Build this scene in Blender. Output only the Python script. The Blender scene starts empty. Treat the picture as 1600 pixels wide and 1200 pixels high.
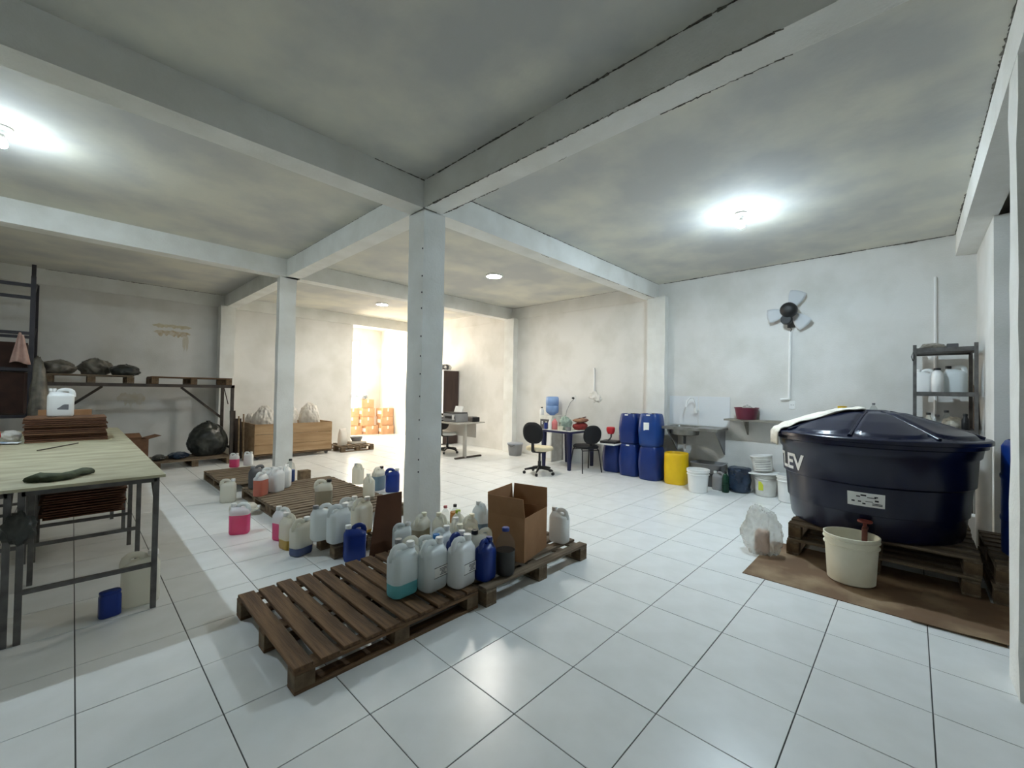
import bpy, bmesh, math, random
from mathutils import Vector, Matrix, noise
R = math.radians
random.seed(7)
S = bpy.context.scene
COL = S.collection
# ------------------------------------------------------------------ camera
TILE = 0.45
FPX, YAW, PITCH, ROLL = 655.44, 0.762383, 0.0164928, 0.016546
CAM = Vector((-0.94102, -1.73157, 1.43647))
fw = Vector((math.cos(YAW)*math.cos(PITCH), math.sin(YAW)*math.cos(PITCH), math.sin(PITCH)))
r0 = Vector((math.sin(YAW), -math.cos(YAW), 0)); u0 = r0.cross(fw)
rt = r0*math.cos(ROLL)+u0*math.sin(ROLL); up = -r0*math.sin(ROLL)+u0*math.cos(ROLL)
cd = bpy.data.cameras.new('camera'); cam = bpy.data.objects.new('camera', cd); COL.objects.link(cam)
cd.sensor_width = 36; cd.lens = FPX/1600*36; cd.clip_start = .05
m = Matrix((rt, up, -fw)).transposed().to_4x4(); m.translation = CAM; cam.matrix_world = m
S.camera = cam
# ------------------------------------------------------------------ world, light, exposure
W = bpy.data.worlds.new('sky'); S.world = W; W.use_nodes = True
bg = W.node_tree.nodes['Background']; bg.inputs[0].default_value = (1.0, .86, .69, 1); bg.inputs[1].default_value = 10.0
S.view_settings.view_transform = 'Standard'; S.view_settings.look = 'None'
S.view_settings.exposure = 0.85; S.view_settings.gamma = 1; S.view_settings.use_curve_mapping = False
pl = bpy.data.lights.new('gate_portal', 'AREA'); pl.shape = 'RECTANGLE'; pl.size = 3.9; pl.size_y = 3.0; pl.cycles.is_portal = True
po = bpy.data.objects.new('gate_portal', pl); COL.objects.link(po); po.location = (3.55, 11.38, 1.5); po.rotation_euler = (R(-90), 0, 0)
BULB_R, BULB_L, PANEL = 3300.0, 2200.0, 230.0
# ------------------------------------------------------------------ pixel -> place
def ray(x, y): return fw+rt*((x-800)/FPX)-up*((y-600)/FPX)
def F(x, y, z=0.0): d = ray(x, y); return CAM+d*((z-CAM.z)/d.z)
def WX(x, y, X): d = ray(x, y); return CAM+d*((X-CAM.x)/d.x)
def WY(x, y, Y): d = ray(x, y); return CAM+d*((Y-CAM.y)/d.y)
def PX(p):
    d = Vector(p)-CAM; z = d.dot(fw)
    return (800+FPX*d.dot(rt)/z, 600-FPX*d.dot(up)/z, z)
def zat(x, y, p):                      # height of the ray through a pixel above the spot p
    d = ray(x, y); h = Vector((p.x-CAM.x, p.y-CAM.y)); d2 = Vector((d.x, d.y))
    return CAM.z+d.z*h.length/d2.length
# ------------------------------------------------------------------ mesh builder
class MB:
    def __init__(s): s.v = []; s.f = []; s.m = []; s.mi = 0
    def add(s, vs, fs, M=None):
        o = len(s.v)
        s.v += [tuple(M @ Vector(v)) if M else tuple(v) for v in vs]
        s.f += [tuple(i+o for i in f) for f in fs]; s.m += [s.mi]*len(fs); return s
    def box(s, c, d, rz=0, M=None, bev=0):
        x, y, z = d[0]/2, d[1]/2, d[2]/2
        T = Matrix.Translation(c) @ Matrix.Rotation(rz, 4, 'Z')
        if M: T = M @ T
        if bev <= 0:
            vs = [(a*x, b*y, e*z) for a in (-1, 1) for b in (-1, 1) for e in (-1, 1)]
            return s.add(vs, [(0,1,3,2), (4,6,7,5), (0,4,5,1), (2,3,7,6), (0,2,6,4), (1,5,7,3)], T)
        bm = bmesh.new(); bmesh.ops.create_cube(bm, size=1)
        for v in bm.verts: v.co = Vector((v.co.x*d[0], v.co.y*d[1], v.co.z*d[2]))
        bmesh.ops.bevel(bm, geom=bm.edges[:], offset=min(bev, min(d)*.49), segments=2, affect='EDGES', profile=.6)
        bm.verts.index_update()
        s.add([v.co[:] for v in bm.verts], [[v.index for v in f.verts] for f in bm.faces], T); bm.free(); return s
    def bb(s, a, b, bev=0):            # box from corner to corner
        return s.box([(a[i]+b[i])/2 for i in range(3)], [abs(a[i]-b[i]) for i in range(3)], bev=bev)
    def loft(s, rings, cap=True, close=False):
        n = len(rings[0]); o = len(s.v)
        for r in rings: s.v += [tuple(p) for p in r]
        k = len(rings)
        for i in range(k if close else k-1):
            a, b = o+i*n, o+((i+1) % k)*n
            for j in range(n): s.f.append((a+j, a+(j+1) % n, b+(j+1) % n, b+j)); s.m.append(s.mi)
        if cap and not close:
            s.f.append(tuple(o+j for j in reversed(range(n)))); s.f.append(tuple(o+(k-1)*n+j for j in range(n))); s.m += [s.mi]*2
        return s
    def lathe(s, prof, n=20, c=(0, 0, 0), sq=0, sy=1, cap=True, M=None):
        rings = []
        for r, z in prof:
            ring = []
            for j in range(n):
                t = 2*math.pi*j/n; x, y = math.cos(t), math.sin(t)
                if sq:
                    q = (abs(x)**sq+abs(y)**sq)**(-1/sq); x, y = x*q, y*q
                p = Vector((c[0]+r*x, c[1]+r*y*sy, c[2]+z)); ring.append(M @ p if M else p)
            rings.append(ring)
        return s.loft(rings, cap)
    def tube(s, pts, r, n=8, sy=1, close=False):
        pts = [Vector(p) for p in pts]; rings = []; N = len(pts); pn = None
        for i, p in enumerate(pts):
            if close: t = (pts[(i+1) % N]-pts[i-1])
            else: t = (pts[min(i+1, N-1)]-pts[max(i-1, 0)])
            t.normalize()
            if pn is None:
                a = Vector((0, 0, 1)) if abs(t.z) < .9 else Vector((0, 1, 0)); nn = t.cross(a).normalized()
            else: nn = (pn-t*pn.dot(t)).normalized()
            pn = nn; b = t.cross(nn); rr = r[i] if isinstance(r, (list, tuple)) else r
            rings.append([p+nn*(math.cos(2*math.pi*j/n)*rr*sy)+b*(math.sin(2*math.pi*j/n)*rr) for j in range(n)])
        return s.loft(rings, not close, close)
    def bar(s, a, b, w, h=None):        # square bar between two points
        a, b = Vector(a), Vector(b); t = (b-a); L = t.length; t.normalize()
        q = Vector((0, 0, 1)) if abs(t.z) < .95 else Vector((1, 0, 0))
        x = t.cross(q).normalized(); y = x.cross(t); h = h or w
        vs = [p+x*(i*w/2)+y*(j*h/2) for p in (a, b) for i, j in ((-1, -1), (1, -1), (1, 1), (-1, 1))]
        return s.add(vs, [(3,2,1,0), (4,5,6,7), (0,1,5,4), (1,2,6,5), (2,3,7,6), (3,0,4,7)])
    def prism(s, poly, h, M=None):      # polygon in xy pushed up by h
        n = len(poly); vs = [(p[0], p[1], 0) for p in poly]+[(p[0], p[1], h) for p in poly]
        return s.add(vs, [tuple(reversed(range(n))), tuple(range(n, 2*n))]+[(i, (i+1) % n, n+(i+1) % n, n+i) for i in range(n)], M)
    def blob(s, c, rad, seed=0, amp=.22, freq=2.2, sub=4, floor=None, ridge=1.0, pleat=0.0):
        bm = bmesh.new(); bmesh.ops.create_icosphere(bm, subdivisions=sub, radius=1)
        o = Vector((seed*7.3, seed*3.1, seed*5.7)); bm.verts.index_update(); vs = []
        for v in bm.verts:
            d = v.co.normalized(); q = d*freq+o
            k = 1+amp*noise.noise(q)+amp*.55*(abs(noise.noise(q*2.3))*-2+.5)*ridge+amp*.28*(abs(noise.noise(q*5.1))*-2+.5)*ridge
            if pleat:
                h_ = math.hypot(d.x, d.y) or 1e-5; pq = Vector((d.x/h_*2.6, d.y/h_*2.6, d.z*1.1))+o; k = 1+(k-1)*.6+pleat*(.35-abs(noise.noise(pq))*1.6)+pleat*.4*(.3-abs(noise.noise(pq*2.7))*1.4)
            p = Vector((d.x*rad[0]*k, d.y*rad[1]*k, d.z*rad[2]*k))+Vector(c)
            if floor is not None and p.z < floor: p.z = floor+.004*noise.noise(q*4)*0
            vs.append(p)
        s.add(vs, [[v.index for v in f.verts] for f in bm.faces]); bm.free(); return s
    def mesh(s, name, mats, smooth=0):
        me = bpy.data.meshes.new(name); me.from_pydata(s.v, [], s.f)
        for mm in (mats if isinstance(mats, (list, tuple)) else [mats]): me.materials.append(mm)
        me.polygons.foreach_set('material_index', s.m)
        bm = bmesh.new(); bm.from_mesh(me); bmesh.ops.recalc_face_normals(bm, faces=bm.faces[:]); bm.to_mesh(me); bm.free()
        if smooth:
            me.polygons.foreach_set('use_smooth', [True]*len(me.polygons))
            if smooth < 180: me.set_sharp_from_angle(angle=R(smooth))
        return me
    def build(s, name, mat, parent=None, smooth=0): return ob(name, s.mesh(name, mat, smooth), parent)
def ob(name, me, parent=None, loc=None, rz=0):
    o = bpy.data.objects.new(name, me); COL.objects.link(o)
    if parent: o.parent = parent
    if loc is not None: o.location = loc
    if rz: o.rotation_euler.z = rz
    return o
def tag(o, label, cat, group=None, kind=None):
    o['label'] = label; o['category'] = cat
    if group: o['group'] = group
    if kind: o['kind'] = kind
    return o
def thing(name, label, cat, loc=(0, 0, 0), rz=0, group=None):
    return tag(ob(name, None, None, loc, rz), label, cat, group)
def struct(name, mb, mat, label=None, cat=None):
    o = mb.build(name, mat); o['kind'] = 'structure'
    if label: o['label'] = label; o['category'] = cat
    return o
# ------------------------------------------------------------------ materials
def srgb(r, g, b): return tuple(((c/255)/12.92 if c <= 10 else ((c/255+.055)/1.055)**2.4) for c in (r, g, b))+(1,)
MATS = {}
def mat(name, c, rough=.6, c2=None, scale=6, detail=4, bump=0, bscale=40, metal=0, stretch=None, lo=.35, hi=.65, spec=.5, trans=0, alpha=0, emit=0, sss=0):
    if name in MATS: return MATS[name]
    M = bpy.data.materials.new(name); M.use_nodes = True; nt = M.node_tree; N = nt.nodes; L = nt.links
    p = N['Principled BSDF']; out = N['Material Output']
    p.inputs['Base Color'].default_value = c; p.inputs['Roughness'].default_value = rough; p.inputs['Metallic'].default_value = metal
    p.inputs['Specular IOR Level'].default_value = spec
    co = None
    if c2 or bump:
        tc = N.new('ShaderNodeTexCoord'); mp = N.new('ShaderNodeMapping'); L.new(tc.outputs['Object'], mp.inputs[0]); co = mp.outputs[0]
        if stretch: mp.inputs['Scale'].default_value = stretch
    if c2:
        nz = N.new('ShaderNodeTexNoise'); nz.inputs['Scale'].default_value = scale; nz.inputs['Detail'].default_value = detail; L.new(co, nz.inputs['Vector'])
        rp = N.new('ShaderNodeValToRGB'); rp.color_ramp.elements[0].position = lo; rp.color_ramp.elements[1].position = hi
        rp.color_ramp.elements[0].color = c; rp.color_ramp.elements[1].color = c2
        L.new(nz.outputs[0], rp.inputs[0]); L.new(rp.outputs[0], p.inputs['Base Color'])
    if bump:
        nb = N.new('ShaderNodeTexNoise'); nb.inputs['Scale'].default_value = bscale; nb.inputs['Detail'].default_value = 5; L.new(co, nb.inputs['Vector'])
        bp = N.new('ShaderNodeBump'); bp.inputs['Strength'].default_value = bump; bp.inputs['Distance'].default_value = .01
        L.new(nb.outputs[0], bp.inputs['Height']); L.new(bp.outputs[0], p.inputs['Normal'])
    sh = p.outputs[0]
    if trans:                           # thin plastic that lets light through
        t = N.new('ShaderNodeBsdfTranslucent'); t.inputs[0].default_value = c
        mx = N.new('ShaderNodeMixShader'); mx.inputs[0].default_value = trans; L.new(sh, mx.inputs[1]); L.new(t.outputs[0], mx.inputs[2]); sh = mx.outputs[0]
    if alpha:                           # share of the light that passes straight through
        t = N.new('ShaderNodeBsdfTransparent'); t.inputs[0].default_value = tuple(.5+.5*x for x in c[:3])+(1,)
        mx = N.new('ShaderNodeMixShader'); mx.inputs[0].default_value = alpha; L.new(sh, mx.inputs[1]); L.new(t.outputs[0], mx.inputs[2]); sh = mx.outputs[0]
    if emit:
        p.inputs['Emission Color'].default_value = c; p.inputs['Emission Strength'].default_value = emit
    L.new(sh, out.inputs[0]); MATS[name] = M; return M
m_wall = mat('wall_paint', srgb(226, 225, 221), .75, srgb(208, 207, 200), 1.8, 10, lo=.42, hi=.74, bump=.25, bscale=60)
m_ceil = mat('ceiling_plaster', srgb(190, 191, 188), .85, srgb(218, 216, 203), 1.3, 10, .18, 18, lo=.38, hi=.64)
m_beam = mat('beam_paint', srgb(236, 237, 233), .8, srgb(224, 224, 218), 3, 6, .3, 50)
m_gap = mat('dark_plaster_gap', srgb(70, 68, 62), .95, srgb(120, 117, 108), 20)
m_tile = mat('floor_tile_glaze', srgb(236, 238, 237), .27, srgb(229, 231, 229), 5, 5, spec=.5)
m_grout = mat('grout', srgb(78, 80, 78), .9)
def wood(name, a, b, sx=(1, 1, 1), sc=14): return mat(name, srgb(*a), .8, srgb(*b), sc, 7, .5, 60, stretch=sx)
m_palX = wood('pallet_wood_x', (122, 92, 62), (78, 56, 36), (.15, 2.2, 2.2))
m_palY = wood('pallet_wood_y', (122, 92, 62), (78, 56, 36), (2.2, .15, 2.2))
m_palG = wood('pallet_wood_grey', (128, 112, 92), (92, 76, 58), (.15, 2.2, 2.2))
m_palGy = wood('pallet_wood_grey_y', (128, 112, 92), (92, 76, 58), (2.2, .15, 2.2))
m_block = wood('pallet_block', (120, 100, 74), (88, 70, 50))
m_crate = wood('crate_plywood', (180, 150, 114), (156, 124, 88), (.3, 1, 2.5), 5)
m_darkwood = wood('dark_board', (70, 54, 42), (48, 37, 30), (1, 1, .2))
m_pole = wood('broom_pole', (140, 116, 86), (110, 90, 66))
m_card = mat('cardboard', srgb(158, 118, 82), .85, srgb(144, 105, 70), 5)
m_card_d = mat('cardboard_dark', srgb(122, 88, 62), .9, srgb(98, 68, 48), 9)
m_card_in = mat('cardboard_sheet_brown', srgb(96, 62, 42), .9, srgb(84, 54, 36), 4)
m_card_wet = mat('cardboard_floor', srgb(112, 86, 62), .8, srgb(150, 128, 100), 3.2, 8, lo=.45, hi=.68)
m_board = mat('table_board', srgb(190, 186, 158), .55, srgb(160, 152, 124), 3.5, 8, stretch=(1, 2.5, 1))
m_steel = mat('grey_steel', srgb(108, 106, 104), .5, srgb(84, 82, 80), 12, metal=.3)
m_steel_d = mat('rusty_dark_steel', srgb(76, 66, 58), .65, srgb(56, 48, 44), 9)
m_rack = mat('navy_rack_paint', srgb(40, 38, 48), .5, srgb(52, 48, 54), 9)
m_black = mat('black_plastic', srgb(24, 24, 26), .5)
m_blackf = mat('black_fabric', srgb(30, 30, 32), .9)
m_chrome = mat('chrome', srgb(200, 203, 205), .2, metal=.9)
m_inox = mat('stainless', srgb(150, 150, 146), .38, srgb(118, 116, 110), 6, metal=.65)
m_white = mat('white_plastic', srgb(235, 236, 234), .4)
m_whited = mat('white_plastic_used', srgb(228, 228, 222), .5, srgb(210, 208, 200), 8)
m_cream = mat('cream_plastic', srgb(238, 234, 214), .5, srgb(228, 223, 200), 6)
m_hdpe = mat('hdpe_white', srgb(244, 246, 245), .35, trans=.25)
m_hdpe_t = mat('hdpe_natural', srgb(238, 243, 243), .3, trans=.3, alpha=.07)
m_hdpe_e = mat('hdpe_thin', srgb(240, 239, 228), .25, trans=.35, alpha=.2)
m_wet = mat('hdpe_over_liquid', srgb(235, 238, 238), .25, alpha=.88)
m_clear = mat('pet_clear', srgb(225, 228, 226), .08, trans=.2, alpha=.955)
m_blue = mat('blue_plastic', srgb(6, 48, 134), .35, srgb(5, 40, 118), 4)
m_barrel = mat('blue_drum_plastic', srgb(4, 38, 106), .38, srgb(6, 46, 118), 3)
m_tank = mat('navy_tank_plastic', srgb(8, 17, 48), .26, srgb(7, 14, 42), 2)
m_yellow = mat('yellow_plastic', srgb(236, 196, 8), .45, srgb(224, 180, 6), 4)
m_greyp = mat('grey_plastic', srgb(142, 143, 144), .5, srgb(128, 128, 130), 5)
m_greyd = mat('dark_grey_plastic', srgb(84, 84, 86), .5)
m_maroon = mat('maroon_plastic', srgb(104, 30, 52), .4)
m_red = mat('red_plastic', srgb(196, 36, 44), .4)
m_redbag = mat('red_bag_film', srgb(200, 40, 44), .35, srgb(226, 150, 150), 14, lo=.55, hi=.7)
m_film = mat('white_film', srgb(244, 241, 235), .3, srgb(226, 220, 210), 5, trans=.3, alpha=.12)
m_filmc = mat('clear_film', srgb(232, 232, 228), .1, trans=.25, alpha=.7)
m_film_g = mat('grey_film', srgb(138, 132, 120), .35, srgb(84, 80, 72), 6, bump=.4, bscale=10)
m_film_k = mat('black_film', srgb(66, 68, 62), .32, srgb(40, 42, 40), 5, bump=.4, bscale=9)
m_film_b = mat('dark_blue_film', srgb(52, 70, 92), .2, srgb(28, 38, 56), 6, bump=.7, bscale=20, alpha=.12)
m_cloth_g = mat('green_cloth', srgb(84, 92, 70), .95, srgb(66, 72, 56), 20, bump=.5, bscale=50)
m_cloth_w = mat('white_cloth', srgb(226, 220, 206), .95, srgb(210, 202, 186), 16, bump=.5, bscale=60)
m_cloth_p = mat('pink_cloth', srgb(216, 184, 172), .95, srgb(204, 168, 156), 16)
m_paper = mat('paper', srgb(226, 228, 228), .8, srgb(140, 158, 172), 9, lo=.5, hi=.6)
m_label = mat('label_paper', srgb(240, 240, 236), .6)
m_ink = mat('black_ink', srgb(28, 28, 32), .7)
m_inkg = mat('grey_ink', srgb(112, 112, 116), .7)
m_wenge = wood('wenge_laminate', (76, 60, 54), (62, 48, 44), (1, 1, .15))
m_desk = mat('desk_laminate', srgb(176, 172, 164), .5)
m_beige = mat('beige_seat', srgb(220, 208, 176), .85)
m_wbottle = mat('water_bottle_blue', srgb(168, 200, 240), .12, trans=.35, alpha=.25)
m_bag_t = mat('tan_bag', srgb(170, 130, 100), .8, srgb(128, 80, 66), 6)
m_bag_r = mat('red_cloth_bag', srgb(150, 48, 44), .8, srgb(112, 36, 34), 7)
m_bag_gr = mat('pale_green_bag', srgb(166, 184, 172), .5, srgb(126, 146, 134), 9)
m_pinkp = mat('pink_bottle', srgb(206, 120, 122), .4)
m_rust = mat('terracotta_valve', srgb(112, 62, 48), .6, srgb(100, 50, 40), 20)
m_greenb = mat('green_pet', srgb(18, 70, 50), .1, trans=.2, alpha=.3)
m_stone = mat('stone_ledge', srgb(146, 140, 128), .6, srgb(120, 114, 104), 9)
m_plug = mat('wall_patch', srgb(214, 214, 208), .9, srgb(232, 232, 228), 14, bump=.9, bscale=30)
m_stain = mat('brown_stain', srgb(150, 128, 92), .9, srgb(186, 176, 156), 9, 6)
m_blade = mat('grey_fan_blade', srgb(204, 208, 211), .5)
m_porc = mat('porcelain_tile', srgb(226, 229, 231), .18)
def liquid(n, rgb): return mat('liquid_'+n, srgb(*rgb), .3, trans=.15 if n == 'dark' else .5)
LQ = dict(pink=liquid('pink', (255, 40, 156)), teal=liquid('teal', (130, 234, 240)), blue=liquid('blue', (50, 92, 168)), yellow=liquid('yellow', (232, 196, 40)),
          orange=liquid('orange', (236, 126, 82)), dark=liquid('dark', (20, 14, 14)), tan=liquid('tan', (196, 184, 156)), amber=liquid('amber', (226, 176, 110)), palblue=liquid('pale_blue', (150, 180, 200)))
# ------------------------------------------------------------------ structure
ZC, ZB = 3.38, 3.12
XL, XR, YF, YB, YG = -4.1, 6.25, -4.6, 9.0, 11.3
floor = struct('floor', MB().bb((XL-.15, YF-.15, -.12), (XR+.15, YG+.15, -.004)), m_grout)
tm = MB().box((0, 0, -.006), (TILE-.005, TILE-.005, .012), bev=.0015).mesh('floor_tile', m_tile)
tiles = []
for i in range(math.floor(XL/TILE), math.ceil(XR/TILE)):
    for j in range(math.floor(YF/TILE), math.ceil(YG/TILE)):
        x, y = (i+.5)*TILE, (j+.5)*TILE; a = 0
        cs = [PX((x+dx*.225, y+dy*.225, 0)) for dx, dy in ((-1, -1), (1, -1), (1, 1), (-1, 1))]
        if min(c[2] for c in cs) > .3 and any(0 <= c[0] <= 1600 and 0 <= c[1] <= 1200 for c in cs):
            a = abs(sum(cs[k][0]*cs[(k+1) % 4][1]-cs[(k+1) % 4][0]*cs[k][1] for k in range(4)))/2
        tiles.append((a, x, y))
tiles.sort(reverse=True)
for a, x, y in tiles[:300]: ob('floor_tile', tm, floor, (x, y, random.uniform(-.0006, .0004)))
rest = MB()
for a, x, y in tiles[300:]: rest.box((x, y, -.006), (TILE-.005, TILE-.005, .012))
o = rest.build('floor_tiles', m_tile, floor); o['kind'] = 'stuff'
struct('ceiling', MB().bb((XL-.15, YF-.15, ZC), (XR+.15, YG+.15, ZC+.15)), m_ceil)
wr = struct('wall_right', MB().bb((XR, YF-.15, -.1), (XR+.15, YG+.15, ZC+.1)), m_wall)
struct('wall_left', MB().bb((XL-.15, YF-.15, -.1), (XL, YG+.15, ZC+.1)), m_wall)
struct('wall_front', MB().bb((XL-.15, YF-.15, -.1), (XR+.15, YF, ZC+.1)), m_wall)
wb = struct('wall_back', MB().bb((XL, YB, -.1), (4.16, YB+.15, ZC)).bb((4.16, YB, ZB), (XR, YB+.15, ZC)), m_wall)
struct('wall_side', MB().bb((4.87, YF, -.1), (XR, -2.27, ZB)), m_wall)
struct('wall_far', MB().bb((XL, YG, -.1), (1.6, YG+.15, ZC)).bb((5.5, YG, -.1), (XR, YG+.15, ZC)).bb((1.6, YG, 3.0), (5.5, YG+.15, ZC)), m_wall)
struct('trim_1', MB().bb((5.44, YG-.03, 0), (5.5, YG+.12, 3.0)).bb((1.6, YG-.03, 0), (1.66, YG+.12, 3.0)).bb((1.66, YG-.03, 2.94), (5.44, YG+.12, 3.0)), m_cream)
# beams: along y over the pillars, along x over each pillar line
struct('ceiling_beam', MB().bb((1.27, YF, ZB), (1.47, YB, ZC+.02)), m_beam)
for y0, y1 in ((1.55, 1.77), (5.15, 5.36), (-2.3, -2.1)):
    struct('ceiling_beam', MB().bb((XL, y0, ZB), (XR, y1, ZC+.02)), m_beam)
struct('ceiling_beam', MB().bb((XL, YB-.05, ZB), (XR, YB, ZC+.02)), m_beam)
for y0, y1 in ((1.77, 5.15), (5.36, YB-.05)):
    struct('ceiling_beam', MB().bb((XR-.025, y0, ZB), (XR, y1, ZC+.02)), m_wall)
def pillar(a, b, name='pillar'):
    mb = MB(); n = 14; rings = []
    for k in range(n+1):
        z = (ZB+.01)*k/n; j = .004
        rings.append([Vector((x+random.uniform(-j, j), y+random.uniform(-j, j), z)) for x, y in ((a[0], a[1]), (b[0], a[1]), (b[0], b[1]), (a[0], b[1]))])
    o = struct(name, mb.loft(rings), m_beam); return o
p1 = pillar((1.285, 1.555), (1.525, 1.81)); p2 = pillar((1.20, 5.23), (1.44, 5.36))
pillar((1.17, 8.74), (1.43, 9.0)); pillar((6.12, 1.37), (6.26, 1.70)); pillar((6.10, 4.97), (6.26, 5.27))
pillar((2.2, -2.34), (2.45, -2.1))
for k in range(12):                      # nail stubs left in the corner of the pillar
    p = MB().box((1.284, 1.57, 2.72-k*.19+random.uniform(-.05, .05)), (.012, .012, .014), bev=.002).build('nail', m_ink, p1)
# crumbling joints where slab, beams and walls meet
TR = [1]
def crack(a, b, w0, w1, nrm, gaps=.15, step=.035, seed=1, drop=None):
    rnd = random.Random(seed); a, b, nrm = Vector(a), Vector(b), Vector(nrm); L = (b-a).length; t = (b-a)/L; mb = MB(); s_ = 0
    side = nrm.cross(t).normalized()
    while s_ < L:
        if noise.noise(Vector((s_*1.7, seed*3.7, 0))) > gaps-.35:
            w = .8*rnd.uniform(w0, w1)*(.6+1.2*max(0, noise.noise(Vector((s_*3, seed, 4)))))
            c = a+t*(s_+step/2)
            M = Matrix((t, side, nrm)).transposed().to_4x4(); M.translation = c
            mb.box((0, 0, 0), (step*1.25, w, w), rz=rnd.uniform(-.3, .3), M=M)
        s_ += step
    TR[0] += 1
    return struct('trim_%d' % TR[0], mb, m_gap)
crack((1.27, 1.5, ZC), (1.27, -1.3, ZC), .006, .028, (0, 0, 1), .1, seed=3)
crack((1.27, 1.5, ZB), (1.27, -1.3, ZB), .004, .014, (0, 0, 1), .1, seed=4)
crack((1.47, 1.5, ZB), (1.47, -1.3, ZB), .004, .012, (0, 0, 1), .1, seed=5)
crack((.78, 1.55, ZC), (1.26, 1.55, ZC), .006, .024, (0, 0, 1), 0, seed=6)
crack((1.27, 1.545, ZB), (1.40, 1.545, ZB), .01, .03, (0, 0, 1), -.5, seed=16)
crack((1.5, 1.55, ZC), (6.2, 1.55, ZC), .006, .02, (0, 0, 1), -.2, seed=7)
crack((3.0, 1.57, ZB), (6.1, 1.57, ZB), .006, .014, (0, 0, 1), 0, seed=8)
crack((6.25, 1.45, ZC), (6.25, -2.1, ZC), .02, .04, (0, 0, 1), -.5, seed=9)
crack((6.225, 5.1, ZC), (6.225, 1.8, ZC), .006, .014, (0, 0, 1), -.3, seed=10)
crack((-1.3, 8.95, ZC), (1.2, 8.95, ZC), .008, .024, (0, 0, 1), -.1, seed=11)
crack((2.1, -2.1, ZC), (6.2, -2.1, ZC), .01, .03, (0, 0, 1), -.2, seed=12)
crack((1.27, 1.8, ZC), (1.27, 5.1, ZC), .004, .012, (0, 0, 1), .1, seed=13)
crack((1.9, 5.15, ZC), (6.1, 5.15, ZC), .003, .008, (0, 0, 1), -.1, seed=14)
# old water stain on the back wall, a thin flaking patch
def stainpoly(cx, cz, w, h, seed, n=34):
    rnd = random.Random(seed); up_ = []; lo_ = []
    for k in range(n+1):
        u = k/n; e = min(1, 6*min(u, 1-u)+.15)
        up_.append((cx-w/2+w*u, cz+h/2*e*(.8+.5*noise.noise(Vector((u*9, seed, 0)))))); lo_.append((cx-w/2+w*u, cz-h/2*e*(1+1.3*noise.noise(Vector((u*13, seed+3.3, 0))))))
    return lo_+up_[::-1]
def stain(nm, poly, m_): 
    o = MB().prism(poly, .0012, Matrix.Translation((0, YB, 0)) @ Matrix.Rotation(R(90), 4, 'X')).build(nm, m_, wb); return o
a, b = WY(238, 507, YB), WY(300, 509, YB)
stain('wall_stain', stainpoly((a.x+b.x)/2, a.z, b.x-a.x, .07, 2), mat('ochre_stain', srgb(196, 184, 152), .9, srgb(206, 199, 176), 12))
a, b = WY(240, 516, YB), WY(298, 520, YB)
stain('wall_stain', stainpoly((a.x+b.x)/2, (a.z+b.z)/2-.03, b.x-a.x, .10, 5), mat('brown_stain_faint', srgb(190, 172, 140), .9, srgb(210, 203, 188), 16))
a = WY(290, 530, YB); stain('wall_stain', stainpoly(a.x, a.z-.05, .10, .30, 8, 20), mat('drip_stain', srgb(208, 201, 184), .9, srgb(212, 206, 192), 14))
a = WY(205, 622, YB); stain('wall_stain', stainpoly(a.x, a.z, .4, .22, 9, 24), mat('damp_stain', srgb(208, 202, 186), .9, srgb(218, 215, 207), 8))
# conduits, sockets, patches on the right wall
def conduit(pts, label, r=.016):
    t = thing('conduit', label, 'conduit', (XR, pts[0][1], pts[0][2]))
    for k in range(len(pts)-1):
        a, b = [Vector((p[0]-XR, p[1]-pts[0][1], p[2]-pts[0][2])) for p in (pts[k], pts[k+1])]
        MB().tube([a, b], r, 10).build('pipe', m_white, t, 40)
    return t
def socket(y, z, label, plug=False, h=.115, w=.075):
    t = thing('wall_socket', label, 'socket', (XR, y, z))
    MB().box((-.006, 0, 0), (.012, w, h), bev=.004).build('cover_plate', m_white, t)
    for s_ in (-1, 1): MB().lathe([(.005, 0), (.005, .004)], 8, M=Matrix.Translation((-.013, s_*.012, 0)) @ Matrix.Rotation(R(90), 4, 'Y')).build('hole', m_ink, t)
    if plug: MB().lathe([(.02, 0), (.018, .04), (.01, .05)], 10, M=Matrix.Translation((-.012, .012, .01)) @ Matrix.Rotation(R(-90), 4, 'Y')).build('plug', m_black, t, 40)
    return t
conduit([(XR-.017, -.45, 2.36), (XR-.017, -.44, 1.385), (XR-.017, -.33, 1.375)], 'white conduit running down from the fan to a socket', .018)
socket(-.475, 1.30, 'white wall socket below the fan conduit')
conduit([(XR-.017, 2.86, 1.92), (XR-.017, 2.86, 1.46)], 'short white conduit stub above a rough plaster patch', .02)
conduit([(XR-.017, -1.93, 2.9), (XR-.017, -1.93, 1.1)], 'thin white conduit behind the grey shelving rack', .014)
socket(3.34, 1.30, 'white wall socket with a black plug above the water cooler', True)
socket(7.42, 1.36, 'small wall socket beside the dark cupboard with plug', True)
for y, z, a, b, k in ((2.86, 1.36, .10, .10, 3), (2.77, 1.31, .08, .07, 9)):
    MB().blob((XR+.002, y, z), (.012, a, b), k, .55, 2.4, 4).build('plaster_patch', m_plug, wr, 180)
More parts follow.
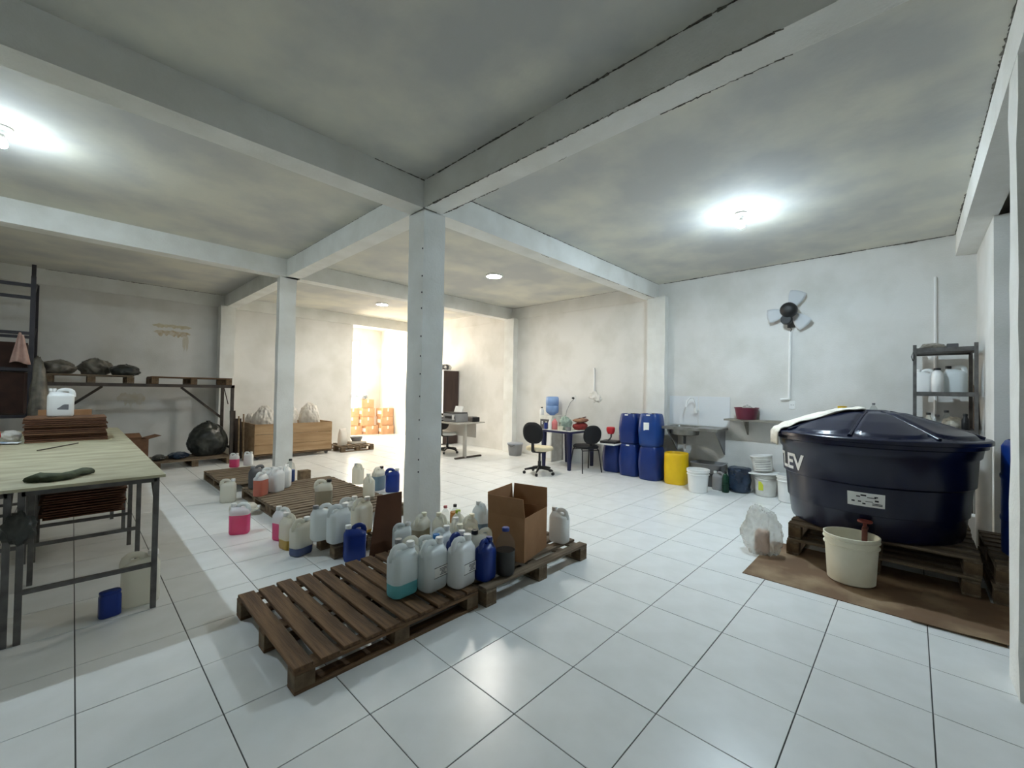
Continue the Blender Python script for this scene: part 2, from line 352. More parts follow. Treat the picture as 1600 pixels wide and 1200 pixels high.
# ------------------------------------------------------------------ lamps
def bulb(p, label, L, col):
    t = thing('ceiling_bulb', label, 'lamp', (p[0], p[1], ZC))
    MB().lathe([(.06, 0), (.062, -.012), (.05, -.022), (.03, -.03), (.026, -.055), (.0, -.056)], 20).build('socket_base', m_white, t, 40)
    e = mat('bulb_glow_%d' % L, col, .5, emit=L)
    MB().lathe([(.017, -.055), (.018, -.066), (.022, -.07), (.023, -.085)], 20).build('bulb_collar', m_white, t, 50)
    g = mat('bulb_soft_glow', (.86, .95, 1, 1), .5, emit=60)
    MB().lathe([(.023, -.085), (.033, -.105), (.037, -.122), (.0365, -.131), (.0335, -.1415)], 22, cap=False).build('bulb_globe', g, t, 180)
    MB().lathe([(.0335, -.1415), (.0295, -.1475), (.022, -.1535), (.012, -.157), (.001, -.158)], 22).build('bulb_tip', e, t, 180)
bulb((3.96, -.40), 'bare white bulb in a ceiling socket over the tank side', BULB_R, (.70, .87, 1.0, 1))
bulb((-1.36, 3.28), 'bare white bulb in a ceiling socket above the work tables', BULB_L, (.74, .89, 1.0, 1))
def panel(p, label):
    t = thing('ceiling_light', label, 'lamp', (p[0], p[1], ZC))
    MB().lathe([(.135, 0), (.135, -.02), (.125, -.026), (.12, -.02), (.12, 0)], 28, cap=False).build('rim', m_white, t, 40)
    MB().lathe([(.12, -.012), (.118, -.02), (.001, -.02)], 28).build('diffuser', mat('panel_glow', (1, .96, .88, 1), .5, emit=PANEL), t)
panel((3.92, 3.37), 'round flush ceiling light between the pillar beams'); panel((3.90, 7.04), 'round flush ceiling light near the bright doorway')
# ------------------------------------------------------------------ kinds
def rrect(hw, hd, z, n=7, cx=0, r=.35):
    pts = []; q = min(hw, hd)*r*2 if r < .5 else min(hw, hd)
    for sx, sy, a0 in ((1, 1, 0), (-1, 1, 90), (-1, -1, 180), (1, -1, 270)):
        for k in range(n):
            a = R(a0+90*k/(n-1)); pts.append(Vector((cx+sx*(hw-q)+q*math.cos(a), sy*(hd-q)+q*math.sin(a), z)))
    return pts
JC = {}; JUGS = []
def jug_mesh(level, ins=0):
    """rings of the jug body; level = share of the height that is filled"""
    rg = [(0, .075, .052, 0), (.006, .082, .058, 0), (.02, .0855, .0615, 0), (.205, .0855, .0615, 0), (.222, .0825, .057, 0), (.238, .068, .043, .006), (.25, .046, .03, .026), (.256, .025, .022, .045)]
    return rg
def ringsz(rg, z0, z1, ins=0):
    def at(z):
        for a, b in zip(rg, rg[1:]):
            if a[0] <= z <= b[0]:
                t = (z-a[0])/max(1e-6, b[0]-a[0]); return tuple(a[i]+(b[i]-a[i])*t for i in range(4))
        return rg[-1]
    zs = [z0]+[r[0] for r in rg if z0 < r[0] < z1]+[z1]
    return [rrect(at(z)[1]-ins, at(z)[2]-ins, z, cx=at(z)[3]) for z in zs]
def jug(pos, label, body='hdpe', cap=None, liq=None, level=0, s=1.0, rz=0.0, group=None, lab=None, name='jerrycan', cat='jerrycan', sx=1.0):
    """five litre jerrycan: body, handle, cap, liquid, label print"""
    bm_ = {'hdpe': m_hdpe, 'nat': m_hdpe_t, 'thin': m_hdpe_e, 'blue': m_blue, 'white': m_white, 'greyd': m_greyd, 'grey': m_greyp, 'tan': m_hdpe_e}[body]
    cap_m = cap or m_white
    t = thing(name, label, cat, pos, rz, group); t.scale = (s*sx, s, s); JUGS.append(t)
    rg = jug_mesh(0); zl = .20*level
    k = ('b', body, round(zl, 3))
    if k not in JC:
        mb = MB()
        if zl > 0:
            mb.mi = 1; mb.loft(ringsz(rg, 0, zl)[:], False); mb.f.append(tuple(reversed(range(28)))); mb.m.append(1); mb.mi = 0
            mb.loft(ringsz(rg, zl, .256), False)
        else: mb.loft(ringsz(rg, 0, .256), False); mb.f.append(tuple(reversed(range(28)))); mb.m.append(0)
        n0 = len(mb.v)-28; mb.f.append(tuple(range(n0, n0+28))); mb.m.append(0)
        mb.lathe([(.021, .236), (.021, .268), (.019, .272)], 14, (.052, 0, 0))
        JC[k] = mb.mesh('body', [bm_, m_wet], 50)
    ob('body', JC[k], t)
    k = ('h', body)
    if k not in JC:
        JC[k] = MB().tube([(-.068, 0, .205), (-.070, 0, .24), (-.066, 0, .262), (-.052, 0, .275), (-.03, 0, .278), (-.008, 0, .275), (.006, 0, .266), (.014, 0, .25), (.016, 0, .235)], [.018, .0165, .0145, .0135, .013, .013, .0135, .015, .017], 8, 1.45).mesh('handle', bm_, 60)
    ob('handle', JC[k], t)
    k = ('c', cap_m.name)
    if k not in JC: JC[k] = MB().lathe([(.0245, .262), (.0245, .284), (.0225, .29), (.004, .29)], 16, (.052, 0, 0)).mesh('cap', cap_m, 40)
    ob('cap', JC[k], t)
    if liq and zl > 0:
        k = ('l', liq, round(zl, 3))
        if k not in JC: JC[k] = MB().loft(ringsz(rg, .004, zl-.001, .0022)).mesh('liquid', LQ[liq], 50)
        o = ob('liquid', JC[k], t); o['label'] = {'palblue': 'pale blue', 'tan': 'cloudy tan'}.get(liq, liq)+' liquid in the jerrycan'
    if lab:
        if 'lab' not in JC:
            mb = MB(); y = -.0622
            mb.box((.014, y, .110), (.10, .0012, .058)); mb.mi = 1
            for z in (.140, .080): mb.box((.016, y-.0006, z), (.112, .0014, .0028))
            rnd = random.Random(2); mb.mi = 2
            for q in range(5): mb.box((.03, y-.0006, .127-q*.0085), (rnd.uniform(.03, .055), .0014, .0045))
            JC['lab'] = mb.mesh('label_print', [m_label, m_ink, m_inkg])
        ob('label_print', JC['lab'], t)['label'] = 'white label with black rules and small print'
    return t
def jtop(px, py, z, s=1.0, k=.29): return F(px, py, z+k*s)-Vector((0, 0, k*s))
def jbase(px, py, z=0.0, back=.06):
    p = F(px, py, z); d = Vector((p.x-CAM.x, p.y-CAM.y, 0)).normalized(); return p+d*back
def bottle(pos, label, prof, body, cap, capz, capr, liq=None, lz=0, s=1, group=None, cat='bottle', name='bottle', n=18):
    t = thing(name, label, cat, pos, 0, group); t.scale = (s, s, s)
    MB().lathe(prof, n).build('body', body, t, 50)
    MB().lathe([(capr, capz), (capr, capz+.02), (capr*.85, capz+.024)], 12).build('cap', cap, t, 40)
    if liq:
        pr = [(max(.002, r-.003), z+.002) for r, z in prof if z < lz]; last = [r for r, z in prof if z < lz][-1]
        MB().lathe(pr+[(last-.003, lz)], n).build('liquid', LQ[liq] if isinstance(liq, str) else liq, t, 50)
    return t
PET = [(.03, .0), (.045, .004), (.05, .02), (.05, .15), (.0485, .16), (.05, .17), (.049, .2), (.04, .245), (.022, .275), (.014, .285), (.014, .3)]
def pallet(x0, x1, y0, y1, z0, label, axis='x', n=8, gap=.03, mp=None, wid=None, h=.13, group='wooden pallets', jit=.006, mb_=None, nb=3, seed=1, skip=()):
    """pallet with its planks along axis; each plank, cross board, block and skid is a part"""
    rnd = random.Random(seed); t = thing('pallet', label, 'pallet', ((x0+x1)/2, (y0+y1)/2, z0), 0, group)
    mx = mp or (m_palX if axis == 'x' else m_palY); my = {m_palX: m_palY, m_palY: m_palX, m_palG: m_palGy, m_palGy: m_palG}.get(mx, mx)
    L, Wd = ((x1-x0), (y1-y0)) if axis == 'x' else ((y1-y0), (x1-x0))
    def bx(u, v, z, du, dv, dz, nm, m_, bev=.004, rz=0):
        mb = MB().box((0, 0, 0), (du, dv, dz) if axis == 'x' else (dv, du, dz), bev=bev)
        ob(nm, mb.mesh(nm, m_), t, (u, v, z) if axis == 'x' else (v, u, z), rz)
    th = .02; pw = (Wd-gap*(n-1))/n
    for k in range(n):
        if k in skip: continue
        v = -Wd/2+pw/2+k*(pw+gap)
        bx(rnd.uniform(-jit, jit), v+rnd.uniform(-jit, jit)*.5, h-th/2+rnd.uniform(-.002, .002), L-rnd.uniform(0, .015), pw*rnd.uniform(.93, 1.02), th, 'plank', mx, .004, rnd.uniform(-jit, jit))
    for k in range(3):
        u = -L/2+.05+k*(L-.1)/2
        bx(u, 0, h-th*1.5-.001, .095, Wd-.004, th-.002, 'cross_board', my)
        bx(u, 0, .009, .095, Wd-.004, .018, 'skid', my)
        for q in range(nb):
            v = -Wd/2+.05+q*(Wd-.1)/(nb-1); bx(u, v, (.018+h-2*th)/2, .095, .095, h-2*th-.019, 'block', mb_ or m_block, .003)
    return t
def bucket(pos, label, r0, r1, h, m_, lid=None, bail=True, name='bucket', s=1, rib=True, group=None, rz=0, rot=None):
    t = thing(name, label, 'bucket', pos, rz, group)
    if rot: t.rotation_euler = rot
    pr = [(.002, 0), (r0-.01, 0), (r0, .008)]
    if rib: pr += [(r0+(r1-r0)*.76, h*.76), (r1+.006, h*.77), (r1+.006, h*.785), (r0+(r1-r0)*.82, h*.8), (r0+(r1-r0)*.88, h*.88), (r1+.009, h*.89), (r1+.009, h*.905), (r1-.001, h*.92)]
    pr += [(r1, h-.02), (r1+.007, h-.018), (r1+.008, h-.002), (r1+.002, h), (r1-.003, h-.004), (r0-.004, .01), (.002, .01)]
    MB().lathe(pr, 30).build('shell', m_, t, 45)
    if bail:
        MB().tube([(r1*1.05*math.cos(a), r1*1.03*math.sin(a)*.55, h*.86+r1*1.02*math.sin(a)*-.8) for a in [math.pi*k/14 for k in range(15)]], .0035, 6).build('bail_handle', m_steel, t, 60)
    if lid: MB().lathe([(r1+.004, h-.012), (r1+.012, h-.01), (r1+.012, h+.004), (r1-.002, h+.007), (r1-.01, h+.002), (.002, h+.002)], 30).build('lid', lid, t, 45)
    return t
def bag(pos, label, rad, m_, seed, amp=.25, freq=2.2, name='plastic_bag', cat='bag', sub=4, group=None, knot=True, fl=True):
    t = thing(name, label, cat, pos, 0, group)
    MB().blob((0, 0, rad[2]*.78), rad, seed, amp, freq, sub, 0 if fl else None, pleat=amp*.5).build('sack', m_, t, 180)
    if knot:
        rnd = random.Random(seed); a = rnd.uniform(0, 6); zt = rad[2]*1.55
        MB().tube([(0, 0, zt*.9), (.01*math.cos(a), .01*math.sin(a), zt*1.08), (.03*math.cos(a), .03*math.sin(a), zt*1.2)], [rad[0]*.14, rad[0]*.06, rad[0]*.13], 8).build('tied_neck', m_, t, 180)
    return t
# ------------------------------------------------------------------ pallets on the floor
ZP = .13
pallet(-.20, .945, .34, 1.34, 0, 'dark worn pallet with wide gaps in front of the pillar, half empty', 'y', 10, .026, seed=3, jit=.01)
pallet(.975, 2.16, .30, 1.32, 0, 'worn pallet carrying the open cardboard box beside the pillar', 'x', 8, .05, m_palG, seed=4)
pallet(.60, .99, 1.76, 2.42, 0, 'broken old pallet behind the half empty one, with loose planks', 'y', 5, .05, m_palGy, seed=5, jit=.016)
pallet(.60, 1.74, 2.45, 3.48, 0, 'narrow-slatted pallet with a lone cloudy jerrycan at its edge', 'x', 10, .028, m_palG, seed=6)
pallet(.60, 1.74, 3.50, 4.55, 0, 'narrow-slatted pallet with orange and white jerrycans on one corner', 'x', 10, .028, m_palG, seed=7)
pallet(.48, 1.17, 4.85, 6.15, 0, 'pallet with a small pink and a small white jerrycan, beside the slim pillar', 'x', 10, .035, m_palG, seed=8)
tag(MB().box((0, 0, .075), (.16, .13, .15), bev=.008).build('timber_offcut', m_block), 'short timber offcut standing at the foot of the slim pillar', 'wood').location = (1.58, 5.12, 0)
# ------------------------------------------------------------------ jerrycans on the front pallets
G1 = 'jerrycans crowded on the two front pallets'
def jx(px, py, rz=0, s=1.05): p = jbase(px, py, ZP, .065); p.z = ZP; return p
jug(jx(628, 935), 'translucent jerrycan half full of turquoise liquid at the pallet edge', 'nat', None, 'teal', .40, 1.10, R(4), G1)
jug(jx(675, 925), 'frosted jerrycan with printed label, next to the turquoise one', 'nat', None, None, 0, 1.09, R(6), G1, True)
jug(jx(720, 919), 'white jerrycan with printed label, between frosted one and blue one', 'hdpe', None, None, 0, 1.10, R(8), G1, True)
jug(jx(758, 910), 'blue jerrycan at the joint of the two front pallets', 'blue', m_blue, None, 0, .95, R(12), G1, sx=.85)
bottle(jx(789, 903), 'large clear bottle with blue cap, half full of dark liquid', [(.04, 0), (.062, .006), (.068, .03), (.068, .12), (.066, .13), (.068, .14), (.068, .19), (.058, .235), (.035, .27), (.02, .285), (.02, .3)], m_clear, m_blue, .292, .026, 'dark', .165, 1.05, G1)
def jt(px, py, *a, s=1.0, back=0.0, **k):
    p = jtop(px, py, ZP, s); p.z = ZP; return jug(p, *a, s=s, group=G1, **k)
jt(640, 841, 'cloudy jerrycan with a grey handle, just behind the turquoise one', 'thin', m_greyp, rz=R(170), s=1.02)
jt(667, 836, 'clear jerrycan with a bright blue cap behind the labelled frosted one', 'nat', mat('bright_blue', srgb(40, 120, 190), .4), rz=R(-20), s=.98)
jt(690, 826, 'pale jerrycan with a looped handle, second row, white cap', 'nat', None, rz=R(5), s=1.0)
jt(714, 833, 'blue jerrycan with a white cap standing in the second row', 'blue', m_white, rz=R(10), s=1.0, sx=.9)
jt(742, 824, 'cloudy jerrycan with a black cap in the second row', 'thin', m_black, rz=R(165), s=1.0)
jt(770, 814, 'empty cloudy jerrycan beside the open cardboard box', 'thin', m_cream, rz=R(150), s=1.0)
jt(712, 812, 'clear empty jerrycan with a flat white cap, third row', 'thin', m_white, rz=R(40), s=.98)
jt(740, 806, 'cloudy empty jerrycan with a cream cap, third row by the box', 'thin', m_cream, rz=R(20), s=.95)
jt(658, 803, 'jerrycan nearly full of cloudy tan liquid against the front pillar', 'thin', m_cream, 'tan', .85, rz=R(25), s=.95)
jt(690, 803, 'empty yellowish jerrycan at the right foot of the front pillar', 'thin', m_cream, rz=R(80), s=.95)
jt(717, 799, 'clear jerrycan with a green cap behind the crowd', 'thin', mat('green_cap', srgb(150, 176, 40), .4), rz=R(60), s=.92)
p = jtop(629, 817, 0, .95); p.z = 0
jug(p, 'pale empty jerrycan on the floor between brown sheet and front pillar', 'nat', m_white, s=.95, rz=R(-10), group=G1)
p = F(711, 790, .30); p.z = 0
bottle(p, 'small bottle of amber liquid with a black cap behind the jerrycans', PET, m_clear, m_black, .29, .018, 'amber', .24, 1.0, G1)
p = F(696, 792, .30); p.z = 0
bottle(p, 'small empty clear bottle with a pink cap behind the jerrycans', PET, m_clear, m_pinkp, .29, .018, None, 0, 1.0, G1)
jt(752, 785, 'white jerrycan with bluish lower half behind the open box', 'nat', m_white, 'palblue', .6, rz=R(75), s=1.0)
jug(jx(866, 851), 'white jerrycan standing alone behind the open cardboard box', 'hdpe', m_white, rz=R(95), s=1.0, group=G1)
# ------------------------------------------------------------------ open cardboard box, brown sheet
def openbox(pos, rz, label, d, m_, flap=.15, flaps=(1, 1, 1, 1), inner=None):
    t = thing('cardboard_box', label, 'box', pos, rz); x, y, z = d[0]/2, d[1]/2, d[2]; w = .006
    MB().box((0, 0, w/2), (d[0]-.002, d[1]-.002, w)).build('bottom', m_, t)
    for sx, nm in ((1, 'side_panel'), (-1, 'side_panel')): MB().box((sx*(x-w/2), 0, z/2), (w, d[1], z)).build(nm, m_, t)
    for sy in (1, -1): MB().box((0, sy*(y-w/2), z/2), (d[0]-2*w, w, z)).build('side_panel', m_, t)
    return t
bx0 = openbox((1.60, .60, ZP+.003), R(14), 'open brown cardboard box with raised flaps on the pallet', (.40, .33, .335), m_card, 0)
def flap(t, a, b, out, ln, ang, m_=m_card, nm='flap'):
    a, b, out = Vector(a), Vector(b), Vector(out); v = (out*math.sin(ang)+Vector((0, 0, math.cos(ang))))*ln
    tk = (b-a).cross(v).normalized()*.005
    vs = [a, b, b+v*1.0-(b-a)*.02, a+v+(b-a)*.02]; vs = vs+[q+tk for q in vs]
    MB().add(vs, [(0,1,2,3), (7,6,5,4), (0,4,5,1), (1,5,6,2), (2,6,7,3), (3,7,4,0)]).build(nm, m_, t)
h = .335
flap(bx0, (-.2, .165, h), (.2, .165, h), (0, 1, 0), .16, R(4)); flap(bx0, (.2, -.165, h), (.2, .165, h), (1, 0, 0), .16, R(3))
flap(bx0, (-.2, -.165, h), (-.2, .165, h), (-1, 0, 0), .15, R(8)); flap(bx0, (-.2, -.165, h), (.2, -.165, h), (0, -1, 0), -.15, R(6))
mb = MB(); c0 = [WY(577, 862, 1.585), WY(627, 846, 1.585), WY(628, 768, 1.585), WY(590, 775, 1.585)]
for q in c0[:2]: q.z = .003
vs = [Vector(p) for p in c0]+[Vector(p)+Vector((0, .007, 0)) for p in c0]
tag(mb.add(vs, [(0,1,2,3), (7,6,5,4), (0,4,5,1), (1,5,6,2), (2,6,7,3), (3,7,4,0)]).build('cardboard_sheet', m_card_in), 'dark brown cardboard sheet propped against the front pillar', 'cardboard')
# ------------------------------------------------------------------ jerrycans further back
G2 = 'jerrycans around the middle pallets'
def jz(px, py, z): p = jbase(px, py, z, .06); p.z = z; return p
jug(jz(520, 848, ZP), 'frosted jerrycan at the corner of the broken pallet', 'nat', m_white, s=1.08, rz=R(5), group=G2)
p = jtop(510, 789, ZP, 1.02); p.z = ZP; jug(p, 'greyish jerrycan half hidden behind the frosted one on broken pallet', 'nat', m_greyp, s=1.02, rz=R(180), group=G2)
jug(jz(563, 835, ZP), 'jerrycan with a little yellow liquid on the broken pallet', 'thin', m_white, 'yellow', .14, s=1.08, rz=R(12), group=G2)
p = jtop(547, 777, ZP, 1.02); p.z = ZP; jug(p, 'white jerrycan behind the yellow liquid one on the broken pallet', 'hdpe', m_white, s=1.02, rz=R(0), group=G2)
jug(jz(551, 878, 0), 'blue jerrycan with white cap on the floor behind the front pallet', 'blue', m_white, s=1.02, rz=R(165), group=G2)
jug(jz(505, 795, ZP), 'lone cloudy jerrycan with a black cap on the slatted pallet', 'thin', m_black, 'tan', .9, s=1.05, rz=R(-20), group=G2)
jug(jz(407, 776, ZP), 'jerrycan full of orange liquid on the slatted pallet corner', 'nat', m_white, 'orange', .99, s=.98, rz=R(40), group=G2)
jug(jz(432, 769, ZP), 'white jerrycan beside the orange one on the slatted pallet', 'hdpe', m_white, s=1.02, rz=R(30), group=G2)
p = jtop(420, 730, ZP, .95); p.z = ZP; jug(p, 'pale peach jerrycan wedged behind the orange one', 'nat', m_white, 'orange', .5, s=.95, rz=R(10), group=G2)
jug(jz(446, 762, ZP), 'white jerrycan half hidden beside the blue liquid bottle', 'hdpe', m_white, s=.98, rz=R(60), group=G2)
p = jtop(402, 727, ZP, 1.0); p.z = ZP; jug(p, 'dark grey jerrycan behind the orange one', 'greyd', m_greyp, s=1.0, rz=R(200), group=G2, sx=1.1)
bottle(jz(453, 754, ZP), 'clear bottle of blue liquid with black cap by the slim pillar', [(r*1.25, z) for r, z in PET], m_clear, m_black, .29, .022, 'blue', .16, 1.0, G2)
jug(jz(559, 757, ZP), 'natural jerrycan at the far right edge of the slatted pallets', 'thin', m_white, s=.95, rz=R(100), group=G2)
jug(jz(576, 781, ZP), 'natural jerrycan with a little milky liquid at the slatted pallet edge', 'thin', m_white, 'tan', .2, s=1.0, rz=R(70), group=G2)
jug(F(594, 766, 0)+Vector((0, .05, 0)), 'pale blue clear jerrycan with black cap behind the slatted pallets', 'thin', m_black, 'palblue', .9, s=1.12, rz=R(20), group=G2)
jug(F(616, 769, 0)+Vector((0, .05, 0)), 'blue jerrycan with a white handle tag, left of the front pillar', 'blue', m_white, s=1.12, rz=R(-30), group=G2)
jug(jz(366, 731, ZP), 'small jerrycan of pink liquid on the pallet by the slim pillar', 'nat', m_white, 'pink', .85, s=.78, rz=R(-35), group=G2)
jug(jz(388, 728, ZP), 'small white jerrycan next to the small pink one', 'hdpe', m_white, s=.78, rz=R(-35), group=G2)
G3 = 'jerrycans standing on the floor tiles'
jug(jz(374, 836, 0), 'jerrycan full of hot pink liquid standing alone on the tiles', 'nat', m_white, 'pink', .92, s=1.02, rz=R(150), group=G3)
jug(jz(356, 786, 0), 'empty cloudy jerrycan on the tiles near the slatted pallets', 'thin', m_white, s=.98, rz=R(-20), group=G3)
jug(jz(441, 846, 0), 'jerrycan of pink liquid in a row with yellow and blue ones', 'nat', m_white, 'pink', .78, s=1.05, rz=R(110), group=G3)
jug(jz(452, 860, 0)+Vector((0, .01, 0)), 'cloudy jerrycan with yellow liquid between pink and blue ones', 'thin', m_white, 'yellow', .42, s=1.05, rz=R(100), group=G3)
jug(jz(474, 869, 0), 'cloudy jerrycan with blue liquid at the end of the row', 'thin', m_white, 'blue', .34, s=1.05, rz=R(20), group=G3)
t = jug(F(370, 803, 0)+Vector((-.05, .0, .065)), 'empty pale jerrycan lying on its side by the slatted pallets', 'thin', m_white, s=.95, group=G3); t.rotation_euler = (R(90), 0, R(55))

# settle the crowded cans so that none stands inside another
OBST = [(1.47, .62, .24), (1.73, .62, .24), (1.405, 1.68, .16), (1.32, 5.29, .13)]
for it in range(60):
    for i, a in enumerate(JUGS):
        for b in JUGS[i+1:]:
            if abs(a.location.z-b.location.z) > .2: continue
            d = Vector((b.location.x-a.location.x, b.location.y-a.location.y)); L = d.length or 1e-4; need = .083*(a.scale.y+b.scale.y)
            if L < need:
                d = d/L*(need-L)*.5; fa = JUGS.index(a) < 4
                if fa: d *= 2
                else: a.location.x -= d.x; a.location.y -= d.y
                b.location.x += d.x; b.location.y += d.y
        for x, y, r in OBST:
            d = Vector((a.location.x-x, a.location.y-y)); L = d.length
            if i > 3 and L < r+.08: d = d/L*(r+.08-L); a.location.x += d.x; a.location.y += d.y
# ------------------------------------------------------------------ work tables on the left
TZ = .86
def frame(x0, x1, y0, y1, label, h=TZ-.02, shelf=False):
    t = thing('steel_trestle', label, 'trestle', (x0, y0, 0), 0, 'steel trestles under the work boards'); X, Y = x1-x0, y1-y0; w = .028
    for x in (0, X):
        for y in (0, Y): MB().bar((x, y, 0), (x, y, h), w).build('leg', m_steel, t)
    for y in (0, Y): MB().bar((0, y, .28), (X, y, .28), .024).build('stretcher', m_steel, t); MB().bar((0, y, h-.015), (X, y, h-.015), .028).build('top_rail', m_steel, t)
    for x in (0, X):
        MB().bar((x, 0, h-.015), (x, Y, h-.015), .028).build('top_rail', m_steel, t)
        MB().bar((x, 0, h-.17), (x, .22, h-.02), .018).build('brace', m_steel, t)
    return t
frame(-1.12, -.55, 1.82, 2.80, 'steel trestle at the corner, beside the blue canister')
frame(-1.74, -1.17, 1.82, 2.80, 'steel trestle with a dark plastic bundle hung on its leg')
frame(-1.13, -.56, 3.36, 3.98, 'steel trestle holding dark folded cartons under the boards')
frame(-1.74, -1.18, 3.36, 3.98, 'steel trestle at the inner side of the boards')
frame(-1.40, -.62, 4.45, 5.70, 'steel trestle under the rear work board')
b1 = MB().bb((-2.6, 1.77, TZ-.018), (-.51, 4.22, TZ), bev=.002).build('table_board', m_board)
tag(b1, 'large pale stained work board on steel trestles with green rag', 'table board', 'work boards on steel trestles')
b2 = MB().bb((-2.6, 4.235, TZ-.018), (-.51, 6.0, TZ), bev=.002).build('table_board', m_board)
tag(b2, 'rear pale work board carrying the stack of flat cartons', 'table board', 'work boards on steel trestles')
# flat cartons under the boards, on the rails of the frame
t = thing('carton_bundle', 'dark bundle of folded cartons on rails under the work boards', 'cartons', (-.845, 3.67, .30))
for k in range(12):
    MB().box((0, 0, 0), (.50, .54, .012)).build('folded_carton', m_card_in, t).location = (random.uniform(-.02, .02), random.uniform(-.02, .02), .012+k*.0215)
bag((-1.165, 1.76, .28), 'dark grey crumpled plastic bundle tied to the table leg', (.06, .03, .085), m_film_k, 21, .45, 2.2, 'plastic_bundle', fl=False, knot=False).location = (-1.125, 1.765, .58)
# white jerrycan, cartons, red bag, papers, rag, rod
t = thing('carton_stack', 'stack of flat brown cartons on the rear work board', 'cartons', (-.965, 4.62, TZ))
for k in range(13):
    w = random.uniform(-.012, .012)
    MB().box((0, 0, 0), (.57, .52, .013)).build('folded_carton', m_card_in if k % 4 else m_card_d, t).location = (w, random.uniform(-.015, .015), .008+k*.0185)
MB().box((0, 0, 0), (.40, .02, .07)).build('carton_flap', m_card, t).location = (-.02, .28, .26)
jg = jug((-1.02, 4.58, TZ+.24), 'white jerrycan with dark triangle mark on the carton stack', 'hdpe', m_white, s=.98, rz=R(180), sx=1.15)
JUGS.remove(jg)
mb = MB(); M = Matrix.Translation((-.012, .0622, .07)) @ Matrix.Rotation(R(90), 4, 'X')
mb.prism([(-.035, 0), (-.025, 0), (.012, .034), (-.005, .055)][::-1], -.001, M); mb.prism([(-.0375, .0), (-.038, .055), (-.012, .056), (.034, .012), (.03, .004)], -.0008, M)
mb.build('triangle_mark', m_inkg, jg)
bag((-1.465, 4.13, TZ), 'bright red crumpled bag on the work board', (.09, .09, .16), m_redbag, 5, .2, 2.5)
def sheetobj(name, label, cat, pts, m_, th=.002, z=TZ, amp=.006, n=10, seed=0):
    (ax, ay), (bx, by), (cx_, cy_), (dx, dy) = pts; vs = []; fs = []
    for i in range(n+1):
        for j in range(n+1):
            u, v = i/n, j/n
            x = (1-u)*(1-v)*ax+u*(1-v)*bx+u*v*cx_+(1-u)*v*dx; y = (1-u)*(1-v)*ay+u*(1-v)*by+u*v*cy_+(1-u)*v*dy
            k = noise.noise(Vector((x*14+seed, y*14, seed))); vs.append((x, y, z+th+amp*(1+k)*.9))
    N = len(vs); vs += [(p[0], p[1], p[2]-th) for p in vs]
    for i in range(n):
        for j in range(n):
            a = i*(n+1)+j; fs += [(a, a+n+1, a+n+2, a+1), (N+a, N+a+1, N+a+n+2, N+a+n+1)]
    for i in range(n):
        for a, b in ((i, i+1), (n*(n+1)+i, n*(n+1)+i+1), (i*(n+1), (i+1)*(n+1)), (i*(n+1)+n, (i+1)*(n+1)+n)): fs.append((a, b, N+b, N+a))
    return tag(MB().add(vs, fs).build(name, m_, None, 60), label, cat)
sheetobj('paper_sheets', 'crumpled printed papers beside the carton stack', 'paper', [(-1.42, 4.36), (-1.28, 4.28), (-1.26, 4.42), (-1.40, 4.50)], m_paper, amp=.012, seed=3)
bag((-1.35, 4.66, TZ), 'small pale crumpled bag beside the carton stack', (.07, .08, .06), m_film, 8, .3, 2.6, knot=False)
ra, rb = F(58, 705, TZ), F(122, 693, TZ); c = (ra+rb)/2
tag(MB().tube([ra-c, rb-c], .005, 6).build('thin_rod', m_steel_d), 'thin dark rod lying across the pale work board', 'rod').location = c+Vector((0, 0, .005))
mb = MB(); pts = [F(x, y, TZ) for x, y in ((50, 755), (62, 753), (80, 751), (100, 749), (118, 745), (135, 740))]
mb.tube([p+Vector((0, .03*math.sin(i*2), .018)) for i, p in enumerate(pts)], [.022, .030, .027, .022, .018, .026], 12, 2.0)
for i, v in enumerate(mb.v):
    q = Vector(v); k = noise.noise(q*22); mb.v[i] = (q.x+.006*k, q.y+.012*k, max(TZ+.001, q.z+.008*noise.noise(q*18+Vector((5, 0, 0)))))
tag(mb.build('rag', m_cloth_g, None, 180), 'twisted green rag on the front of the work board', 'rag')
p = F(228, 948, 0)+Vector((-.02, .10, 0)); p.z = 0
JUGS.append(jug(p, 'cloudy jerrycan on the floor beneath the work board corner', 'thin', m_white, s=1.15, rz=R(-5))); JUGS.pop(); JUGS.pop()
p = F(172, 968, 0)+Vector((.0, .06, 0)); p.z = 0
t = thing('canister', 'small blue plastic canister on the floor under the work board', 'canister', p, R(8))
MB().loft([rrect(a, b, z) for a, b, z in ((.045, .03, 0), (.052, .038, .006), (.052, .038, .125), (.046, .032, .14))]).build('body', m_blue, t, 50)
MB().loft([rrect(a, b, z) for a, b, z in ((.048, .034, .138), (.05, .036, .142), (.05, .036, .152), (.044, .03, .156))]).build('lid', m_blue, t, 50)
# open carton behind the tables
t = openbox((-.30, 6.75, 0), R(10), 'tall open carton with bent flaps between the tables and the back bench', (.30, .30, .62), m_card_d)
flap(t, (-.15, .15, .62), (.15, .15, .62), (0, 1, 0), .12, R(60), m_card_d); flap(t, (.15, -.15, .62), (.15, .15, .62), (1, 0, 0), .16, R(75), m_card_d)
flap(t, (-.15, -.15, .62), (.15, -.15, .62), (0, -1, 0), -.12, R(70), m_card_d)
